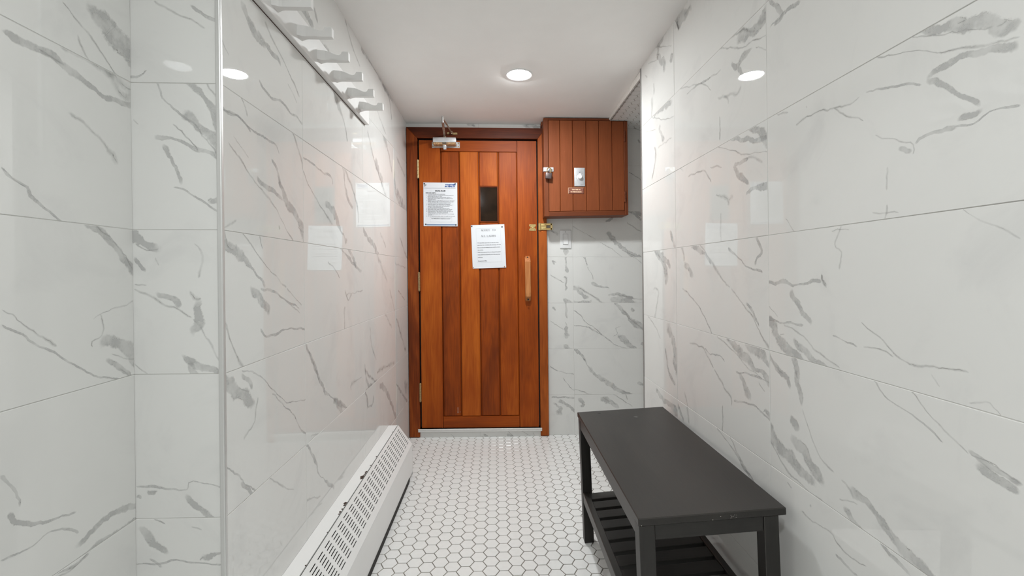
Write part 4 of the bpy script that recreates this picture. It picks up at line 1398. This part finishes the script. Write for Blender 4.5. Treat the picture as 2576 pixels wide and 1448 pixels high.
text_faces(bm, '5', .5060, 1.6765, CY - .0047, .0045, 0, 'CENTER', None, 0, .0001)
box(bm, .5280, .5315, CY - .0048, CY - .0046, 1.6075, 1.6110)
box(bm, .5335, .5465, CY - .0048, CY - .0046, 1.6082, 1.6100, mi=1)
obj('markings', bm, [M['ink'], M['greyink']], t)

# engraved plaque
t = thing('plaque', (.4975, CY, 1.551), 'small brown TURN TIMER ON TO OPERATE SAUNA plaque under the timer', 'sign')
bm = B(); box(bm, .4490, .5460, CY - .0030, CY + .0005, 1.5515, 1.5875, .0012)
box(bm, .4490, .5460, CY - .0033, CY - .0029, 1.5858, 1.5875, mi=1); box(bm, .4490, .4508, CY - .0033, CY - .0029, 1.5515, 1.5875, mi=1)
obj('plate', bm, [M['plaque'], M['cream']], t)
bm = B()
text_faces(bm, 'TURN TIMER ON', .4985, 1.5722, CY - .0034, .0100, 0, 'CENTER', .0540, 0, .0005)
text_faces(bm, 'TO OPERATE SAUNA', .4985, 1.5585, CY - .0034, .0100, 0, 'CENTER', .0700, 0, .0005)
obj('lettering', bm, M['cream'], t)
bm = B(); lathe(bm, (.4555, CY - .003, 1.5690), (0, -1, 0), [(0, .0015), (.0008, .001), (.001, 0)], 10)
obj('rivet', bm, M['silver'], t)

# light switch
t = thing('light_switch', (.45, 2.925, 1.2155), 'white rocker light switch on the marble tiles right of the door frame', 'light switch')
SYW = 2.9245
bm = B(); box(bm, .4130, .4872, SYW - .006, SYW, 1.2165, 1.3365, .0025, seg=3)
obj('wall_plate', bm, M['plastic'], t, smooth=True)
bm = B(); box(bm, .4330, .4672, SYW - .0066, SYW - .0058, 1.2410, 1.3115, .0002)
obj('rocker_bezel', bm, M['greyink'], t)
bm = B()
prism(bm, [(SYW - .005, 1.2425), (SYW - .0105, 1.2435), (SYW - .0075, 1.3105), (SYW - .005, 1.3105)], 'x', .4342, .4660)
obj('rocker', bm, M['plastic'], t)
for z in (1.3245, 1.2275):
    bm = B(); lathe(bm, (.4500, SYW - .006, z), (0, -1, 0), [(0, .0026), (.0008, .0022), (.001, 0)], 12)
    obj('screw', bm, M['greyink'] if z > 1.3 else M['plastic'], t)

# ------------------------------------------------------------ coat rack
rack = thing('coat_rack', (-.565, 1.5, 1.707), 'long white wooden peg rack fixed high on the left marble wall', 'coat rack')
bm = B(); box(bm, -.5745, -.5555, 1.00, 2.000, 1.7085, 1.7995, .0015)
obj('backboard', bm, M['white'], rack)
bm = B()
tube(bm, [(-.5737, 1.0, 1.7078), (-.5737, 1.995, 1.7078)], .0013, 6)
obj('caulk_seam', bm, M['rust'], rack)
for yy in (1.816, 1.680, 1.5385, 1.399, 1.260, 1.121):
    bm = B()
    x0 = -.5557; yy *= 1.0265; up = .0175
    # stations out from the board: distance, bottom, top, near side, far side
    st = [(0, 1.7110, 1.7400, -.010, .026), (.016, 1.7118, 1.7425, -.0015, .0185), (.024, 1.7120, 1.7420, 0, .017), (.036, 1.7120, 1.7395, 0, .017),
          (.052, 1.7120, 1.7330, 0, .017), (.064, 1.7120, 1.7290, 0, .017), (.073, 1.7120, 1.7285, 0, .017), (.0795, 1.7120, 1.7325, 0, .017),
          (.0825, 1.7120, 1.7390, 0, .017), (.0855, 1.7120, 1.7400, 0, .017), (.1045, 1.7125, 1.7395, .0004, .0166), (.1055, 1.7135, 1.7385, .0014, .0156)]
    rings = [[bm.verts.new((x0 + d_, yy + n_, z0 + up)), bm.verts.new((x0 + d_, yy + f_, z0 + up)), bm.verts.new((x0 + d_, yy + f_, z1 + up)), bm.verts.new((x0 + d_, yy + n_, z1 + up))] for d_, z0, z1, n_, f_ in [(q_[0] * .89,) + q_[1:] for q_ in st]]
    for q in range(len(rings) - 1):
        for c in range(4): bm.faces.new((rings[q][c], rings[q][(c + 1) % 4], rings[q + 1][(c + 1) % 4], rings[q + 1][c]))
    bm.faces.new(rings[0][::-1]); bm.faces.new(rings[-1])
    obj('peg', bm, M['white'], rack)

# ------------------------------------------------------------ baseboard heater
ht = thing('baseboard_heater', (-.515, 1.66, 0), 'long white metal baseboard heater with slotted top and chipped seam beside the left wall', 'heater')
Y0, Y1 = .985, 2.362
bm = B()
prism(bm, [(-.5735, .2585), (-.5735, .2625), (-.5275, .2640), (-.5275, .2600)], 'y', Y0, Y1)
prism(bm, [(-.4525, .1640), (-.4505, .0240), (-.4535, .0240), (-.4555, .1640)], 'y', Y0, Y1)
for y in (Y0 - .0015, Y1):
    prism(bm, [(-.5735, .003), (-.5735, .2625), (-.5235, .2635), (-.4525, .1650), (-.4500, .0080), (-.456, .003)], 'y', y, y + .002)
# far end moulding foot
obj('casing', bm, M['heater'], ht)
bm = B()
d = Vector((-.4530 + .5235, .1650 - .2635)); ln = d.length; dn = d / ln
def sl(v, y, off=0): return Vector((-.5235 + dn.x * v - dn.y * off * 1.0, y, .2635 + dn.y * v + dn.x * off))
ycut = [(Y0, 0)]
g0 = 2.338
groups = []
while g0 - .0375 > Y0 + .02:
    groups.append((g0 - .0375, g0)); g0 -= .0535
groups = groups[::-1]
ys = [Y0]; kind_y = []
for a, b in groups:
    kind_y.append(0); ys.append(a); kind_y.append(1); ys.append(b)
kind_y.append(0); ys.append(Y1)
vs_ = [0.0]; kind_v = []
v0 = .0145
for i in range(9):
    kind_v.append(0); vs_.append(v0); kind_v.append(1); vs_.append(v0 + .0031); v0 += .0100
kind_v.append(0); vs_.append(ln)
gv = [[bm.verts.new(sl(v, y)) for v in vs_] for y in ys]
for i in range(len(ys) - 1):
    for j in range(len(vs_) - 1):
        if kind_y[i] and kind_v[j]: continue
        bm.faces.new((gv[i][j], gv[i + 1][j], gv[i + 1][j + 1], gv[i][j + 1]))
gri = obj('slotted_grille', bm, M['heater'], ht)
md = gri.modifiers.new('thick', 'SOLIDIFY'); md.thickness = .0014; md.offset = 0
bm = B()
prism(bm, [(-.5715, .030), (-.5715, .2560), (-.5300, .2560), (-.4620, .1600), (-.4620, .030)], 'y', Y0 + .003, Y1 - .003)
obj('dark_interior', bm, M['dark'], ht)
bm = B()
prism(bm, [(-.4900, .0005), (-.4900, .0300), (-.4490, .0300), (-.4485, .0140), (-.4520, .0005)], 'y', Y0 + .01, Y1 - .09)  # dark solid standing in for the shadow gap under the casing
obj('toe_shadow_strip', bm, M['dark'], ht)
bm = B()
rr = random.Random(4)
bm.free()
for y, s in ((2.262, .4), (1.962, .55), (1.874, .5), (1.815, .8), (1.800, .6), (1.788, .7), (1.770, 1.5), (1.757, 1.0), (1.570, .9), (1.555, .6), (1.530, .55), (1.512, .7), (1.500, .5), (1.395, .3), (1.24, .4)):
    n = 9; pts = []; bm = B()
    for i in range(n):
        a = 2 * math.pi * i / n
        r_ = .0088 * s * rr.uniform(.55, 1.1)
        pts.append((-.5272 - .0035 * s + r_ * math.cos(a) * .9, y + r_ * math.sin(a) * 1.3))
    pts = [(min(p[0], -.5272), p[1]) for p in pts]
    va = [bm.verts.new((p[0], p[1], .2641 + (p[0] + .5265) * .03)) for p in pts]
    vb = [bm.verts.new((p[0], p[1], .2630)) for p in pts]
    bm.faces.new(va)
    for i in range(n): bm.faces.new((va[i], vb[i], vb[(i + 1) % n], va[(i + 1) % n]))
    obj('paint_chip', bm, M['rust'], ht)

# ------------------------------------------------------------ bench
Q = [(.3210, 1.0105), (.6900, 1.0480), (.6935, 1.8555), (.3220, 1.7930)]
def bpos(x, y, z):
    u, v = x / .37, y / .80
    a = [Q[0][i] + (Q[1][i] - Q[0][i]) * u for i in (0, 1)]
    b = [Q[3][i] + (Q[2][i] - Q[3][i]) * u for i in (0, 1)]
    return Vector((a[0] + (b[0] - a[0]) * v + LEAN * (.5 - HC) + .030 * (.5 - z), a[1] + (b[1] - a[1]) * v, z))
bench = thing('bench', (.515, 1.43, 0), 'black-brown wooden bench with a slatted lower shelf, standing against the right marble wall', 'bench')
def bobj(name, boxes, mats, bev=.0015):
    bm = B(); bm.faces.layers.float.new('tone')
    for q in boxes:
        x0, x1, y0, y1, z0, z1 = q[:6]
        box(bm, x0, x1, y0, y1, z0, z1, bev, q[6] if len(q) > 6 else 0, tone=R.uniform(.3, .7))
    for v in bm.verts: v.co = bpos(*v.co)
    return obj(name, bm, mats, bench)
top = bobj('seat_top', [(0, .37, 0, .80, .4815, .5)], M['benchy'], .0022)
LX = [(.0015, .0395), (.312, .350)]
LYY = [(.0015, .0375), (.752, .788)]
for x0, x1 in LX:
    for y0, y1 in LYY:
        bobj('leg', [(x0, x1, y0, y1, 0.0005, .4815)], M['benchz'])
bobj('apron', [(.0395, .312, .0045, .022, .446, .4815)], M['benchx'])
bobj('apron', [(.0395, .312, .766, .784, .446, .4815)], M['benchx'])
bobj('apron', [(.003, .021, .0375, .752, .446, .4815)], M['benchy'])
bobj('apron', [(.330, .348, .0375, .752, .446, .4815)], M['benchy'])
bobj('shelf_rail', [(.003, .025, .0375, .752, .160, .200)], M['benchy'])
bobj('shelf_rail', [(.328, .348, .0375, .752, .160, .200)], M['benchy'])
n = 11
for i in range(n):
    y0 = .040 + i * (.708 - .049) / (n - 1)
    bobj('shelf_slat', [(.025, .328, y0, y0 + .049, .183, .197)], M['benchx'])
def dot(name, px, py, r, m):
    c = bpos(px, py, .5)
    bm = B(); lathe(bm, (c.x, c.y, .5), (0, 0, 1), [(-.001, r), (.0004, r), (.0006, 0)], 20)
    return obj(name, bm, M[m], bench)
dot('screw_cap', .216, .695, .0075, 'cap')
dot('screw_cap', .085, .770, .0068, 'benchx')
bm = B()
for i in range(11):
    c = bpos(.232 + R.uniform(-.008, .014), 0, .488 + R.uniform(-.003, .005)); s_ = R.uniform(.0004, .0011)
    prism(bm, [(c.x, c.z), (c.x + s_ * 1.8, c.z + s_ * .3), (c.x + s_, c.z + s_ * 1.2)], 'y', c.y - .0003, c.y + .001)
for px, pz in ((.006, .4835), (.18, .484), (.20, .4905)):
    c = bpos(px, 0, pz); box(bm, c.x, c.x + .0018, c.y - .0003, c.y + .001, c.z, c.z + .0016)
o = obj('scuff_marks', bm, M['chip'], bench); o['kind'] = 'stuff'
